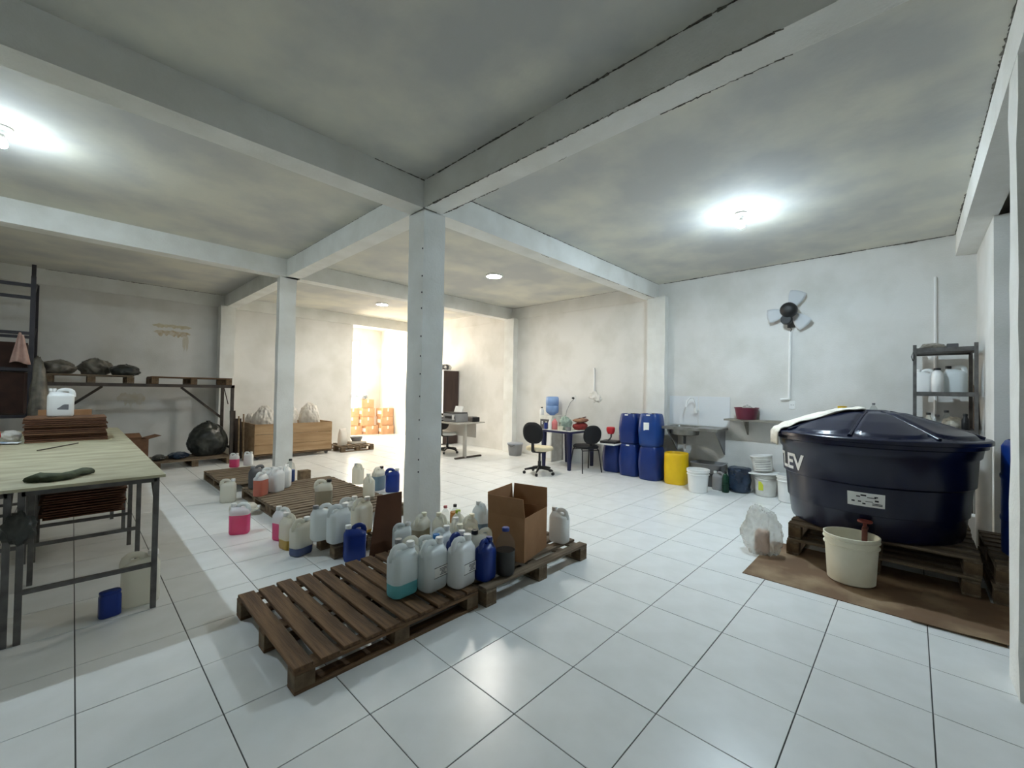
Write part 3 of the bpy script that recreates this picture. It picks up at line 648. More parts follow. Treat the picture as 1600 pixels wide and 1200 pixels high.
# ------------------------------------------------------------------ tall rack at the left
t = thing('storage_rack', 'tall dark steel rack with cartons and a hung pink cloth', 'rack', (-1.37, 7.6, 0))
for x in (0, -2.2):
    for y in (0, .8):
        MB().bar((x, y, 0), (x, y, 3.0), .06, .05).build('upright', m_rack, t)
        if y == 0: MB().bar((x, y, 2.9), (x, y, 3.17), .045).build('post_top', m_rack, t)
    for z in (.4, 1.2, 2.0, 2.7): MB().bar((x, .02, z), (x, .78, z+.3), .025).build('frame_brace', m_rack, t)
for z in (.95, 1.63, 2.16, 2.68, 2.86):
    for y in ((0,) if z > 2.5 else (0, .8)): MB().bar((0, y, z), (-2.2, y, z), .045).build('beam', m_rack, t)
for z in (.98, 1.65, 2.18) :
    MB().box((-1.1, .4, z), (2.1, .74, .02)).build('shelf_board', m_darkwood, t) if z != 2.18 else None
m_card_k = mat('cardboard_deep_brown', srgb(74, 52, 44), .9, srgb(60, 42, 36), 6)  # darker, less orange brown cardboard for the two rack cartons
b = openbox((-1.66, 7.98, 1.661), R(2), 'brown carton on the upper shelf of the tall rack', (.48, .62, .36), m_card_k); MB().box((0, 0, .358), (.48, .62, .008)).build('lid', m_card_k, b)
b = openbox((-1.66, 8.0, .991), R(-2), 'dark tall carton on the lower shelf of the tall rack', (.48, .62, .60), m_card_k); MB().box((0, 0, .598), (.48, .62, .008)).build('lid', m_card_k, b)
sheet = MB(); n = 12; vs = []; fs = []
a0 = Vector((-1.47, 7.545, 2.14))
for i in range(n+1):
    for j in range(9):
        u, v = i/n, j/8; w = .05+.15*v; x = a0.x-w/2*1.0+w*u; y = a0.y+.018*math.sin(u*14)*(.4+v)-.02; z = a0.z-.42*v+.02*math.sin(u*5); vs.append((x, y, z))
for i in range(n):
    for j in range(8): a = i*9+j; fs.append((a, a+1, a+10, a+9))
o = sheet.add(vs, fs).build('hanging_cloth', m_cloth_p, None, 180); sm = o.modifiers.new('thickness', 'SOLIDIFY'); sm.thickness = .006
tag(o, 'pale pink cloth hung from a beam of the tall rack', 'cloth')
bag((-1.28, 7.42, 0), 'tall grey plastic bundle leaning at the foot of the rack', (.10, .10, 1.0), m_film_g, 31, .25, 2.0, 'plastic_bundle', knot=False)
# ------------------------------------------------------------------ back bench with pallets and bags
BZ = 1.45
t = thing('steel_bench', 'long high rusty steel bench along the back wall', 'bench', (-1.0, 7.8, 0))
x0, x1, dy = -.27, 2.2, .78
for x in (x0, x1):
    for y in (0, dy): MB().bar((x, y, 0), (x, y, BZ), .05).build('leg', m_steel_d, t)
    MB().bar((x, 0, BZ-.025), (x, dy, BZ-.025), .045).build('end_rail', m_steel_d, t); MB().bar((x, .0, .25), (x, dy, .25), .035).build('end_rail', m_steel_d, t)
for y in (0, dy):
    MB().bar((x0-.02, y, BZ-.02), (x1+.03, y, BZ-.02), .05, .055).build('long_rail', m_steel_d, t)
MB().bar((x1, dy, .78), (1.52, dy, BZ-.05), .04).build('brace', m_steel_d, t); MB().bar((x0, dy, .78), (.42, dy, BZ-.05), .04).build('brace', m_steel_d, t)
tag(MB().tube([(0, 0, 0), (-.08, .02, .36)], .009, 6).build('short_rod', m_steel_d), 'short rod resting in the right end of the steel bench', 'rod').location = (1.2, 8.1, 1.08)
tag(bpy.data.objects['short_rod'], 'short rod resting in the right end of the steel bench', 'rod')
pallet(-1.25, -.22, 7.78, 8.62, BZ+.008, 'grey pallet with plastic sacks lying on the steel bench', 'x', 7, .05, m_palG, seed=11, group='pallets on the steel bench')
pallet(.0, 1.19, 7.78, 8.62, BZ+.008, 'empty pallet lying on the right half of the steel bench', 'x', 7, .05, m_palX, seed=12, group='pallets on the steel bench')
G5 = 'sacks on the steel bench'
bag((-1.10, 8.05, BZ+.14), 'rolled grey plastic sack at the left end of the bench', (.19, .22, .12), m_film_g, 41, .3, 2, group=G5, knot=False)
bag((-.68, 8.26, BZ+.14), 'bulging grey plastic sack on the bench between two others', (.20, .22, .15), m_film_g, 42, .32, 2.2, group=G5)
bag((-.33, 8.0, BZ+.14), 'small flat dark sack with a tied neck on the bench', (.19, .2, .10), m_film_k, 43, .3, 2.2, group=G5)
pallet(.02, 1.16, 7.45, 8.25, 0, 'low pallet on the floor under the steel bench', 'x', 6, .05, m_palG, seed=13, group='wooden pallets')
bag((.86, 7.95, .135), 'huge dark crumpled plastic sack under the steel bench', (.31, .26, .34), m_film_k, 51, .16, 1.6, sub=5)
bag((.40, 7.80, .135), 'flat dark blue folded sack beside the huge dark sack', (.15, .2, .06), m_film_b, 52, .25, 2, knot=False)
bag((.12, 7.75, .135), 'small flat dark sack at the end of the low pallet', (.09, .16, .05), m_film_k, 53, .25, 2, knot=False)
# boards and poles leaning beside the crate
def lean(name, label, cat, x, y, w, h, d, m_, tilt):
    o = MB().box((0, 0, h/2), (w, d, h), bev=.003).build(name, m_); o.location = (x, y, 0.0); o.rotation_euler.x = tilt; return tag(o, label, cat)
for k, (x, y, w, h, d, m_, lb) in enumerate(((1.32, 8.15, .10, .95, .02, m_darkwood, 'dark narrow board leaning beside the steel bench end'), (1.36, 7.95, .13, .80, .03, m_darkwood, 'wide dark board leaning next to the crate'))):
    lean('leaning_board', lb, 'board', x, y, w, h, d, m_, R(-8))
for k, (x, h, lb) in enumerate(((1.30, .86, 'thin wooden pole leaning nearest the bench post'), (1.38, .90, 'thin wooden pole leaning nearest the crate'))):
    o = MB().tube([(0, 0, 0), (0, .06, h)], .014, 8).build('pole', m_pole); o.location = (x, 7.66, 0); tag(o, lb, 'pole')
# ------------------------------------------------------------------ wooden crate with film
t = thing('wooden_crate', 'low plywood crate on castors heaped with white plastic film', 'crate', (1.52, 7.5, 0))
X, Y, z0, z1 = 1.5, .95, .085, .70
MB().box((X/2, Y/2, z0+.012), (X, Y, .024)).build('bottom_board', m_crate, t)
for k in range(3):
    hh = (z1-z0)/3
    MB().box((X/2, .009, z0+hh*(k+.5)), (X, .018, hh-.006), bev=.003).build('plank', m_crate, t); MB().box((X/2, Y-.009, z0+hh*(k+.5)), (X, .018, hh-.006), bev=.003).build('plank', m_crate, t)
for x in (.009, X-.009): MB().box((x, Y/2, (z0+z1)/2), (.018, Y-.04, z1-z0)).build('end_panel', m_crate, t)
for x in (.03, X-.03):
    for y in (.04, Y-.04): MB().box((x, y, (z0+z1)/2), (.024, .03, z1-z0-.01)).build('corner_post', m_darkwood, t)
MB().box((X/2, .012, z0-.01), (X-.02, .02, .03)).build('bottom_rail', m_darkwood, t)
for x in (.08, X-.08):
    for y in (.10, Y-.10):
        c = MB().lathe([(.03, -.012), (.034, -.008), (.034, .008), (.03, .012)], 14, M=Matrix.Translation((x, y, .034)) @ Matrix.Rotation(R(90), 4, 'X')).build('castor', m_greyd, t, 40)
        MB().bar((x, y, .034), (x, y, z0), .03).build('castor_fork', m_steel, c)
G6 = 'film sacks heaped in the crate'
for k, (x, y, z, r, lb) in enumerate(((1.78, 7.87, .38, (.20, .30, .36), 'grey white film sack at the dark end of the crate'), (2.25, 8.0, .40, (.20, .32, .40), 'tall white film sack behind the slim pillar in the crate'), (2.72, 7.98, .40, (.20, .28, .37), 'shiny white film sack at the bright end of the crate'))):
    bag((x, y, z), lb, r, m_film, 61+k, .26, 2.0, 'film_sack', sub=5, group=G6, fl=False)
bag((1.42, 8.22, .62), 'brownish loose film sack overhanging the crate end', (.09, .12, .14), m_film, 66, .35, 2.6, 'film_sack', group=G6, fl=False)
bpy.data.objects['film_sack.003'].location = (1.65, 8.31, .62)
# far pallet with sack and basin
pallet(3.22, 4.0, 7.45, 8.25, 0, 'small pallet by the doorway with a sack and a basin', 'y', 6, .07, m_palGy, seed=15)
t = thing('white_sack', 'upright white sack on the pallet by the doorway', 'sack', (3.36, 7.72, .13), R(20))
MB().loft([rrect(a, b, z, cx=c) for a, b, z, c in ((.085, .06, 0, 0), (.10, .075, .02, 0), (.105, .08, .14, .004), (.095, .06, .26, 0), (.085, .03, .33, -.004), (.09, .012, .38, 0))]).build('sack', m_film, t, 180)
MB_ = [(.002, 0), (.10, 0), (.11, .01), (.145, .085), (.15, .09), (.146, .093), (.14, .088), (.105, .014), (.002, .012)]
tag(MB().lathe(MB_, 24).build('basin', m_greyp, None, 45), 'round grey basin on the pallet by the doorway', 'basin').location = (3.82, 7.98, .175)
tag(MB().box((0, 0, .02), (.36, .34, .04), bev=.01).build('folded_sack', m_film), 'flat folded sack under the grey basin', 'sack').location = (3.80, 7.95, .131)
# ------------------------------------------------------------------ boxes in the bright back room
def carton(pos, d, rz, label, group='cartons in the bright back room', m_=None):
    t = thing('carton', label, 'box', pos, rz, group)
    MB().box((0, 0, d[2]/2), d, bev=.004).build('carton_body', m_ or m_card, t)
    MB().box((0, 0, d[2]+.0006), (d[0]*.99, .05, .0012)).build('packing_tape', m_cream, t); MB().box((0, -d[1]/2-.0006, d[2]*.8), (.05, .0012, d[2]*.38)).build('packing_tape', m_cream, t)
    MB().box((-d[0]/2-.0008, 0, d[2]*.5), (.0016, d[1]*.6, d[2]*.4)).build('label_sheet', m_label, t)
    return t
m_cb = mat('cardboard_light', srgb(206, 164, 128), .85, srgb(194, 150, 114), 5)
D = (.40, .36, .27)
for x, y, z, lb in ((5.60, 10.72, 0, 'carton in the bottom row nearest the daylight opening'), (6.02, 10.50, 0, 'carton in the bottom row against the side wall'), (5.12, 10.88, 0, 'carton at the free end of the bottom row'),
                    (5.48, 10.78, .274, 'carton in the second layer nearest the daylight opening'), (6.03, 10.56, .274, 'carton in the second layer against the side wall'),
                    (6.03, 10.57, .548, 'carton topping the column against the side wall'), (5.52, 10.82, .548, 'carton in the third layer nearest the daylight opening'), (5.50, 10.84, .822, 'top carton under the bundled packs'), (5.04, 10.92, .274, 'carton standing at the free end, second layer'), (5.05, 10.92, .548, 'carton standing at the free end, third layer')):
    carton((x, y, z), D, R(random.uniform(-5, 5)), lb, m_=m_cb)
bag((5.30, 10.88, 1.10), 'bundle of coloured paper packs atop the cartons', (.28, .18, .11), m_paper, 81, .25, 2, 'pack_bundle', knot=False)
# ------------------------------------------------------------------ desk, printer, cupboard by the bright end
t = thing('office_desk', 'grey office desk with T-shaped metal legs carrying the printer', 'desk', (4.50, 5.02, 0))
MB().box((.36, .70, .745), (.78, 1.5, .03), bev=.004).build('desk_top', m_desk, t)
for y in (.08, 1.32):
    MB().box((.30, y, .37), (.05, .07, .70)).build('leg', m_desk, t); MB().box((.40, y, .02), (.72, .06, .035), bev=.012).build('foot', m_steel_d, t)
MB().box((.62, .70, .56), (.018, 1.2, .30)).build('modesty_panel', m_desk, t)
t = thing('printer', 'white and grey printer with a paper tray on the desk', 'printer', (4.72, 5.32, .761), R(4))
MB().box((0, 0, .09), (.36, .40, .18), bev=.02).build('housing', m_greyp, t); MB().box((0, 0, .19), (.34, .38, .022), bev=.008).build('scanner_lid', m_black, t)
MB().box((-.183, -.02, .10), (.006, .30, .05)).build('paper_slot', m_black, t); MB().box((-.184, -.12, .10), (.008, .07, .10), bev=.003).build('control_panel', m_white, t)
o = MB().box((0, 0, 0), (.02, .24, .16)).build('paper_tray', m_white, t); o.location = (.13, .05, .25); o.rotation_euler.y = R(20)
t = thing('printer', 'small black printer behind the white one on the desk', 'printer', (5.06, 5.15, .761), R(-8)); MB().box((0, 0, .05), (.18, .26, .10), bev=.015).build('housing', m_black, t); MB().box((-.02, 0, .106), (.12, .2, .01)).build('lid', m_greyp, t)
t = thing('book_stack', 'short stack of papers and books at the desk end', 'books', (4.62, 5.75, .761), R(8))
for k, (w, m_) in enumerate(((.28, m_black), (.26, m_white), (.25, m_greyd), (.24, m_white))): MB().box((0, 0, .014+k*.026), (.20, w, .024)).build('book', m_, t)
def star_chair(pos, rz, label, seatm, backm, hs=.44):
    t = thing('office_chair', label, 'chair', pos, rz)
    for k in range(5):
        a = 2*math.pi*k/5+.3; c, s_ = math.cos(a), math.sin(a)
        lg = MB().tube([(.03*c, .03*s_, .11), (.16*c, .16*s_, .095), (.26*c, .26*s_, .075)], [.026, .022, .016], 8).build('base_arm', m_black, t, 60)
        MB().lathe([(.02, -.02), (.027, -.014), (.027, .014), (.02, .02)], 12, M=Matrix.Translation((.265*c, .265*s_, .028)) @ Matrix.Rotation(a, 4, 'Z') @ Matrix.Rotation(R(90), 4, 'X')).build('castor', m_black, lg, 40)
    MB().lathe([(.03, .08), (.03, .22), (.02, .22), (.02, hs-.06)], 12).build('gas_column', m_black, t, 40)
    MB().box((0, 0, hs-.05), (.22, .18, .04), bev=.01).build('mechanism', m_black, t)
    MB().loft([rrect(a, b, z, r=.42) for a, b, z in ((.20, .20, hs-.03), (.225, .22, hs-.02), (.23, .225, hs+.01), (.22, .215, hs+.032), (.17, .17, hs+.04))]).build('seat', seatm, t, 60)
    MB().bar((.12, 0, hs-.04), (.25, 0, hs-.02), .05, .012).build('back_bracket', m_black, t); MB().bar((.25, 0, hs-.03), (.265, 0, hs+.32), .05, .012).build('back_bracket', m_black, t)
    T = Matrix.Translation((.25, 0, hs+.29)) @ Matrix.Rotation(R(8), 4, 'Y') @ Matrix.Rotation(R(90), 4, 'Y') @ Matrix.Rotation(R(90), 4, 'Z')
    mb = MB(); rg = []
    for a, b, z in ((.15, .14, -.02), (.185, .175, -.012), (.195, .185, .006), (.185, .175, .024), (.14, .13, .034)): rg.append([T @ p for p in rrect(a, b, z, r=.44)])
    mb.loft(rg).build('backrest', backm, t, 60)
    return t
star_chair((4.72, 2.98, 0), R(192), 'black swivel chair with a cream seat in front of the cooler', m_beige, m_blackf)
star_chair((5.02, 5.98, 0), R(200), 'black swivel chair with white seat tucked under the grey desk', m_white, m_blackf)
t = thing('cupboard', 'tall cupboard with dark brown side and white doors', 'cupboard', (5.98, 7.5, 0))
MB().box((0, 0, .98), (.48, .80, 1.92), bev=.003).build('carcass', m_wenge, t); MB().box((0, 0, 1.95), (.50, .82, .02)).build('top_panel', m_white, t)
for y in (-.2, .2):
    d = MB().box((-.252, y, .98), (.02, .392, 1.90), bev=.003).build('door', m_white, t); MB().box((-.27, y*.2, 1.0), (.016, .015, .16)).build('handle', m_steel, d)
bag((5.98, 7.36, 1.962), 'crumpled dark grey and white bag on the cupboard top', (.16, .16, .09), mat('patchy_film', srgb(70, 70, 72), .4, srgb(220, 218, 214), 6, lo=.45, hi=.55), 91, .3, 2.4, knot=False)
# square lidded pail
t = thing('pail', 'grey square pail with a blue-grey lid by the wall', 'bucket', (5.93, 4.70, 0), R(8))
MB().loft([rrect(a, a, z, r=.3) for a, z in ((.115, 0), (.12, .006), (.145, .25))], True).build('shell', m_greyp, t, 50)
MB().loft([rrect(a, a, z, r=.3) for a, z in ((.152, .245), (.156, .25), (.156, .272), (.148, .278))]).build('lid', mat('bluegrey_lid', srgb(168, 174, 184), .5), t, 50)
MB().tube([(-.15, -.1, .25), (-.16, 0, .20), (-.15, .1, .25)], .004, 6).build('bail_handle', m_black, t)
# ------------------------------------------------------------------ water cooler
t = thing('water_cooler', 'tall white water cooler cabinet by the wall', 'water cooler', (6.03, 3.78, 0))
MB().box((0, 0, .47), (.36, .34, .94), bev=.01).build('cabinet', m_whited, t); MB().box((-.183, .0, .74), (.008, .26, .24), bev=.003).build('tap_recess', m_greyd, t)
for y in (-.05, .05):
    tp = MB().lathe([(.012, 0), (.012, .05), (.016, .052), (.016, .06)], 8, M=Matrix.Translation((-.215, y, .76))).build('tap', m_white, t); MB().bar((-.187, y, .79), (-.215, y, .79), .014).build('tap_arm', m_white, tp)
MB().box((-.182, 0, .32), (.006, .30, .50), bev=.002).build('door', m_white, t)
t = thing('water_bottle', 'blue translucent gallon bottle upturned on the water cooler', 'bottle', (6.05, 3.76, .942))
MB().lathe([(.05, 0), (.06, .012), (.12, .05), (.135, .08), (.135, .19), (.128, .20), (.128, .215), (.135, .225), (.135, .36), (.12, .385), (.09, .39), (.03, .375), (.002, .372)], 26).build('shell', m_wbottle, t, 50)
MB().lathe([(.045, .003), (.055, .015), (.115, .052), (.13, .08), (.13, .30), (.002, .302)], 26).build('water', mat('water', srgb(150, 188, 228), .1, trans=.4, alpha=.4), t, 50)
bottle((5.90, 3.92, .942), 'white bottle with a black cap standing on the cooler', [(.04, 0), (.045, .005), (.045, .10), (.03, .125), (.018, .135), (.018, .15)], m_white, m_black, .145, .024)
# power cord of the cooler
tag(MB().tube([(6.235, 3.33, 1.30), (6.20, 3.40, 1.22), (6.215, 3.5, 1.05), (6.23, 3.55, .9), (6.235, 3.57, .5)], .005, 6).build('power_cord', m_greyp, None, 60), 'grey power cord hanging from the plugged wall socket', 'cord')
# ------------------------------------------------------------------ plastic table with clutter, chair
t = thing('plastic_table', 'dark navy plastic table cluttered with bags and tubs', 'table', (5.72, 3.10, 0))
m_navy = mat('navy_plastic', srgb(22, 26, 66), .4)
MB().loft([rrect(a, b, z, r=.12) for a, b, z in ((.40, .33, .665), (.42, .35, .67), (.42, .35, .70), (.41, .34, .706))]).build('table_top', m_navy, t, 40)
MB().box((0, 0, .708), (.80, .66, .005)).build('table_cover', m_whited, t)
for x in (-.37, .37):
    for y in (-.30, .30): MB().loft([rrect(a, a, z, cx=x, r=.25) if False else [p+Vector((x, y, 0)) for p in rrect(a, a, z, r=.25)] for a, z in ((.028, 0), (.045, .67))]).build('leg', m_navy, t, 40)
TT = .711
bag((5.62, 3.10, TT), 'pale green plastic bag bulging on the navy table', (.13, .12, .14), m_bag_gr, 101, .28, 2.4, sub=4)
bag((5.86, 2.92, TT), 'red cloth bag lying on the navy table', (.18, .12, .075), m_bag_r, 102, .22, 2, knot=False)
t = thing('handbag', 'tan handbag with dark strap lying on the red bag', 'bag', (5.88, 2.92, TT+.135)); MB().blob((0, 0, .04), (.20, .10, .045), 103, .2, 2, 3, 0).build('bag_body', m_bag_t, t, 180)
MB().tube([(-.17, 0, .05), (-.08, -.02, .085), (.06, .02, .08), (.17, 0, .10)], .012, 8).build('strap', mat('dark_brown_strap', srgb(84, 48, 36), .7), t, 60)
bottle((5.40, 3.30, TT), 'white slender squeeze bottle on the navy table', [(.03, 0), (.032, .004), (.032, .13), (.02, .165), (.01, .19), (.008, .2)], m_white, m_white, .185, .012)
bottle((5.47, 3.24, TT), 'pink squat bottle on the navy table', [(.05, 0), (.055, .005), (.055, .14), (.03, .18), (.02, .19)], m_pinkp, m_pinkp, .18, .022)
def tub(pos, label, r, h, m_, cat='tub'): return tag(MB().lathe([(.002, 0), (r*.85, 0), (r*.87, .004), (r, h-.006), (r+.004, h), (r-.004, h), (r*.83, .006), (.002, .006)], 22).build('tub', m_, None, 45), label, cat)
tub((0, 0, 0), 'deep blue cup at the corner of the navy table', .04, .12, m_blue, 'cup').location = (5.40, 3.40, TT)
tub((0, 0, 0), 'small cream tub on the navy table', .055, .075, m_cream).location = (5.40, 3.05, TT)
tub((0, 0, 0), 'small grey tub on the navy table', .055, .07, m_greyp).location = (5.44, 2.90, TT)
t = thing('side_chair', 'black upholstered chair with tube legs beside the navy table', 'chair', (5.55, 2.58, 0), R(66))
hs = .45
MB().loft([rrect(a, b, z, r=.4) for a, b, z in ((.19, .19, hs-.03), (.21, .21, hs-.02), (.215, .215, hs+.01), (.19, .19, hs+.03))]).build('seat', m_blackf, t, 60)
for s_ in (-1, 1):
    MB().tube([(-.22, s_*.20, 0), (-.16, s_*.17, hs-.06), (-.12, s_*.16, hs-.03)], .011, 8).build('leg', m_black, t, 60)
    MB().tube([(.22, s_*.20, 0), (.16, s_*.17, hs-.06), (.12, s_*.16, hs-.03)], .011, 8).build('leg', m_black, t, 60)
MB().tube([(-.16, -.17, hs-.06), (-.16, .17, hs-.06)], .009, 8).build('seat_rail', m_black, t); MB().tube([(.16, -.17, hs-.06), (.16, .17, hs-.06)], .009, 8).build('seat_rail', m_black, t)
MB().bar((-.15, 0, hs-.02), (-.225, 0, hs+.25), .05, .012).build('back_bracket', m_black, t)
T = Matrix.Translation((-.215, 0, hs+.225)) @ Matrix.Rotation(R(-6), 4, 'Y') @ Matrix.Rotation(R(90), 4, 'Y') @ Matrix.Rotation(R(90), 4, 'Z')
MB().loft([[T @ p for p in rrect(a, b, z, r=.46)] for a, b, z in ((.15, .13, -.02), (.18, .165, -.01), (.185, .17, .01), (.15, .13, .024))]).build('backrest', m_blackf, t, 60)
# ------------------------------------------------------------------ blue drums
def drum(pos, label, h=.545, r=.175, rz=0, sticker=False, m_=None, cat='drum', clip=True):
    t = thing('plastic_drum', label, cat, pos, rz, 'blue plastic drums by the wall'); m_ = m_ or m_barrel
    pr = [(r*.86, 0), (r*.93, .01), (r*.97, .05), (r*1.03, h*.35), (r*1.05, h*.5), (r*1.02, h*.68), (r*.95, h*.88), (r*.9, h*.955), (r*.84, h), (r*.78, h), (r*.76, h-.02), (.002, h-.02)]
    MB().lathe(pr, 32, sq=3.4).build('body', m_, t, 50)
    for x, mm in ((-.08, m_white), (.08, m_black)): MB().lathe([(.032, h-.02), (.032, h+.0), (.028, h+.002)], 14, (x, 0, 0)).build('screw_cap', mm, t, 40)
    for s_ in (-1, 1): MB().box((s_*r*.78, 0, h-.008), (.03, .12, .02), bev=.006).build('grip', m_, t)
    if clip: MB().box((-r*.83, -.0, h-.02), (.045, .06, .022), bev=.004).build('tab', m_white, t)
    if sticker: MB().box((-r*1.03, .02, h*.62), (.006, .09, .13)).build('sticker', m_label, t)
    return t
drum((5.97, 2.235, 0), 'scuffed blue drum under the white board', .50, .185, R(2), clip=False)
drum((5.87, 1.84, 0), 'blue drum at the bottom of the stack nearest the scuffed one', .55, .185, R(4))
drum((5.79, 1.43, 0), 'blue drum at the bottom of the stack beside the yellow drum', .55, .185, R(-4), clip=False)
drum((5.88, 1.86, .552), 'blue drum on top of the stack nearest the scuffed one', .52, .175, R(-3))
drum((5.79, 1.44, .552), 'lighter blue drum with white sticker on top beside the sink', .54, .185, R(6), True, mat('blue_drum_light', srgb(12, 62, 132), .38, srgb(8, 48, 114), 3))
tag(MB().box((0, 0, .009), (.46, .46, .018), bev=.004).build('white_board', m_white), 'white laminated board resting on the scuffed blue drum', 'board').location = (5.86, 2.27, .502)
t = thing('kitchen_scale', 'red-topped gadget on a black stand on the white board', 'appliance', (5.86, 2.26, .521), R(10))
MB().box((0, 0, .02), (.30, .28, .04), bev=.008).build('base', m_black, t); MB().tube([(-.06, .05, .03), (-.02, 0, .07), (.04, 0, .10), (.05, 0, .17)], .014, 8).build('neck', m_greyd, t, 60)
MB().lathe([(.05, .16), (.075, .21), (.08, .26), (.07, .285), (.03, .29)], 18, (.02, 0, 0)).build('red_bowl', m_red, t, 50)
tub((0, 0, 0), 'pinkish translucent cup behind the red gadget', .045, .13, mat('pink_film', srgb(214, 180, 196), .3, alpha=.35), 'cup').location = (6.08, 2.16, .522)
# yellow cut drum
t = thing('yellow_drum', 'yellow plastic drum with its top cut open', 'drum', (5.78, 1.01, 0), R(5))
MB().lathe([(.002, .012), (.14, .012), (.155, .40), (.155, .475), (.165, .49), (.172, .48), (.172, .40), (.174, .25), (.168, .03), (.16, .004), (.15, 0), (.002, 0)], 34, sq=3).build('shell', m_yellow, t, 50)
# ------------------------------------------------------------------ sink, splash tiles, tap
SZ = .905
t = thing('sink', 'stainless steel sink top with bowl fixed to the wall', 'sink', (6.244, .98, SZ))
ya, yb, xf = .26, -.60, -.50
for a, b in (((xf, yb, -.03), (0, -.23, 0)), ((xf, .19, -.03), (0, ya, 0)), ((xf, -.23, -.03), (-.42, .19, 0)), ((-.10, -.23, -.03), (0, .19, 0))): MB().bb(a, b).build('worktop_panel', m_inox, t)
MB().loft([[p+Vector((-.26, -.02, 0)) for p in rrect(a, b, z, r=.3)] for a, b, z in ((.165, .215, 0.001), (.16, .21, -.01), (.15, .20, -.13), (.10, .14, -.145))], False).build('bowl', m_inox, t, 60)
MB().box((xf-.004, (ya+yb)/2, -.02), (.012, ya-yb, .045), bev=.003).build('front_lip', m_inox, t)
MB().lathe([(.045, -.15), (.05, -.14), (.02, -.17), (.02, -.28), (.018, -.285)], 14, (-.26, -.02, 0)).build('drain', m_greyd, t, 40); MB().lathe([(.016, -.28), (.016, -.40)], 10, (-.26, -.02, 0)).build('drain_pipe', m_white, t)
for y in (.22, -.54):
    MB().prism([(0, 0), (-.42, 0), (-.40, -.05), (0, -.40)], .02, Matrix.Translation((0, y, -.03)) @ Matrix.Rotation(R(90), 4, 'X')).build('bracket', m_greyp, t)
t = thing('splash_tiles', 'white glazed splash tiles above the sink', 'tiles', (XR, .85, .91))
for k in range(2):
    MB().box((-.004, .235-k*.49, .245), (.008, .482, .482), bev=.002).build('tile', m_porc, t)
t = thing('faucet', 'white plastic swan-neck faucet on the splash tiles', 'faucet', (XR-.008, .86, 1.17))
MB().lathe([(.022, -.05), (.022, .03), (.016, .035)], 14, (-.06, 0, 0)).build('body', m_white, t, 40); MB().tube([(0, 0, 0), (-.06, 0, 0)], .012, 8).build('inlet', m_white, t)
MB().tube([(-.06, 0, .03), (-.065, .005, .12), (-.09, .03, .19), (-.13, .07, .20), (-.165, .10, .15), (-.18, .115, .05)], .0105, 10).build('spout', m_white, t, 60)
MB().box((-.06, -.03, .0), (.018, .06, .018), bev=.004).build('tap_lever', m_white, t)
# under the sink
for x, y, lb in ((6.03, .80, 'white bucket upturned under the grey tray'), (6.03, .55, 'dark grey upturned bucket under the grey tray')):
    tag(MB().lathe([(.115, 0), (.118, .01), (.10, .20), (.09, .205), (.002, .205)], 22).build('upturned_bucket', m_whited if y > .7 else m_greyd, None, 45), lb, 'bucket').location = (x, y, 0)
t = thing('tray', 'grey rectangular plastic tray resting on two upturned buckets', 'tray', (6.03, .60, .206), R(90))
MB().loft([rrect(a, b, z, r=.15) for a, b, z in ((.19, .15, 0), (.195, .155, .004), (.235, .185, .14), (.245, .195, .142), (.245, .195, .15), (.23, .18, .15), (.19, .15, .012))], True).build('shell', m_greyp, t, 45)
bucket((5.44, .55, 0), 'white lidless bucket standing on the tiles before the sink', .125, .15, .335, m_white, None, False)
jg = jug((5.80, .38, 0), 'grey jerrycan on the floor between tray and green bottle', 'grey', m_white, s=.95, rz=R(80)); JUGS.remove(jg)
bottle((5.70, .25, 0), 'green bottle with black cap beside the dark blue sack', PET, m_greenb, m_black, .29, .018, mat('dark_green_liquid', srgb(10, 46, 34), .3), .12, .98)
t = thing('gallon_bottle', 'crushed dark blue water gallon on the floor', 'bottle', (5.93, .125, 0))
mb = MB().lathe([(.002, .004)]+[(.13, 0), (.152, .02)]+[(.155, .04+.016*k) for k in range(19)]+[(.15, .345), (.12, .36), (.002, .352)], 40)
for i, v in enumerate(mb.v):
    q = Vector(v)
    if q.z > .005:
        k = 1+.10*noise.noise(q*7)-.10*abs(noise.noise(q*15)); mb.v[i] = (q.x*k, q.y*k, q.z*(1+.05*noise.noise(q*9)))
mb.build('shell', m_film_b, t, 180)
bucket((5.95, -.21, 0), 'white bucket with yellow-green mark under the white plate', .125, .145, .30, m_whited, None, False)
MB().box((-.133, .03, .15), (.006, .06, .12)).build('mark', mat('lime_print', srgb(200, 206, 60), .5), bpy.data.objects['bucket.001'])
o = tag(MB().loft([rrect(a, b, z, r=.2) for a, b, z in ((.17, .17, 0), (.175, .175, .004), (.175, .175, .012))]).build('white_plate', m_white), 'thin white plate lying on the white bucket', 'plate'); o.location = (5.95, -.19, .302); o.rotation_euler = (R(-3), 0, 0)
o.location.z = .311
bucket((5.99, -.17, .342), 'dirty white pail with grid print tilted on the plate', .12, .135, .22, m_whited, m_white, False, rot=(R(-8), R(0), R(0)), name='paint_pail')
pp = bpy.data.objects['paint_pail']
for k in range(4): MB().tube([((.1225+.0025*k)*math.cos(a), (.1225+.0025*k)*math.sin(a), .03+.035*k) for a in [R(150+i*12) for i in range(9)]], .0025, 5).build('print_line', m_ink, pp)
bucket((5.80, -.53, 0), 'plain white bucket next to the navy tank', .13, .15, .36, m_white, None, False)
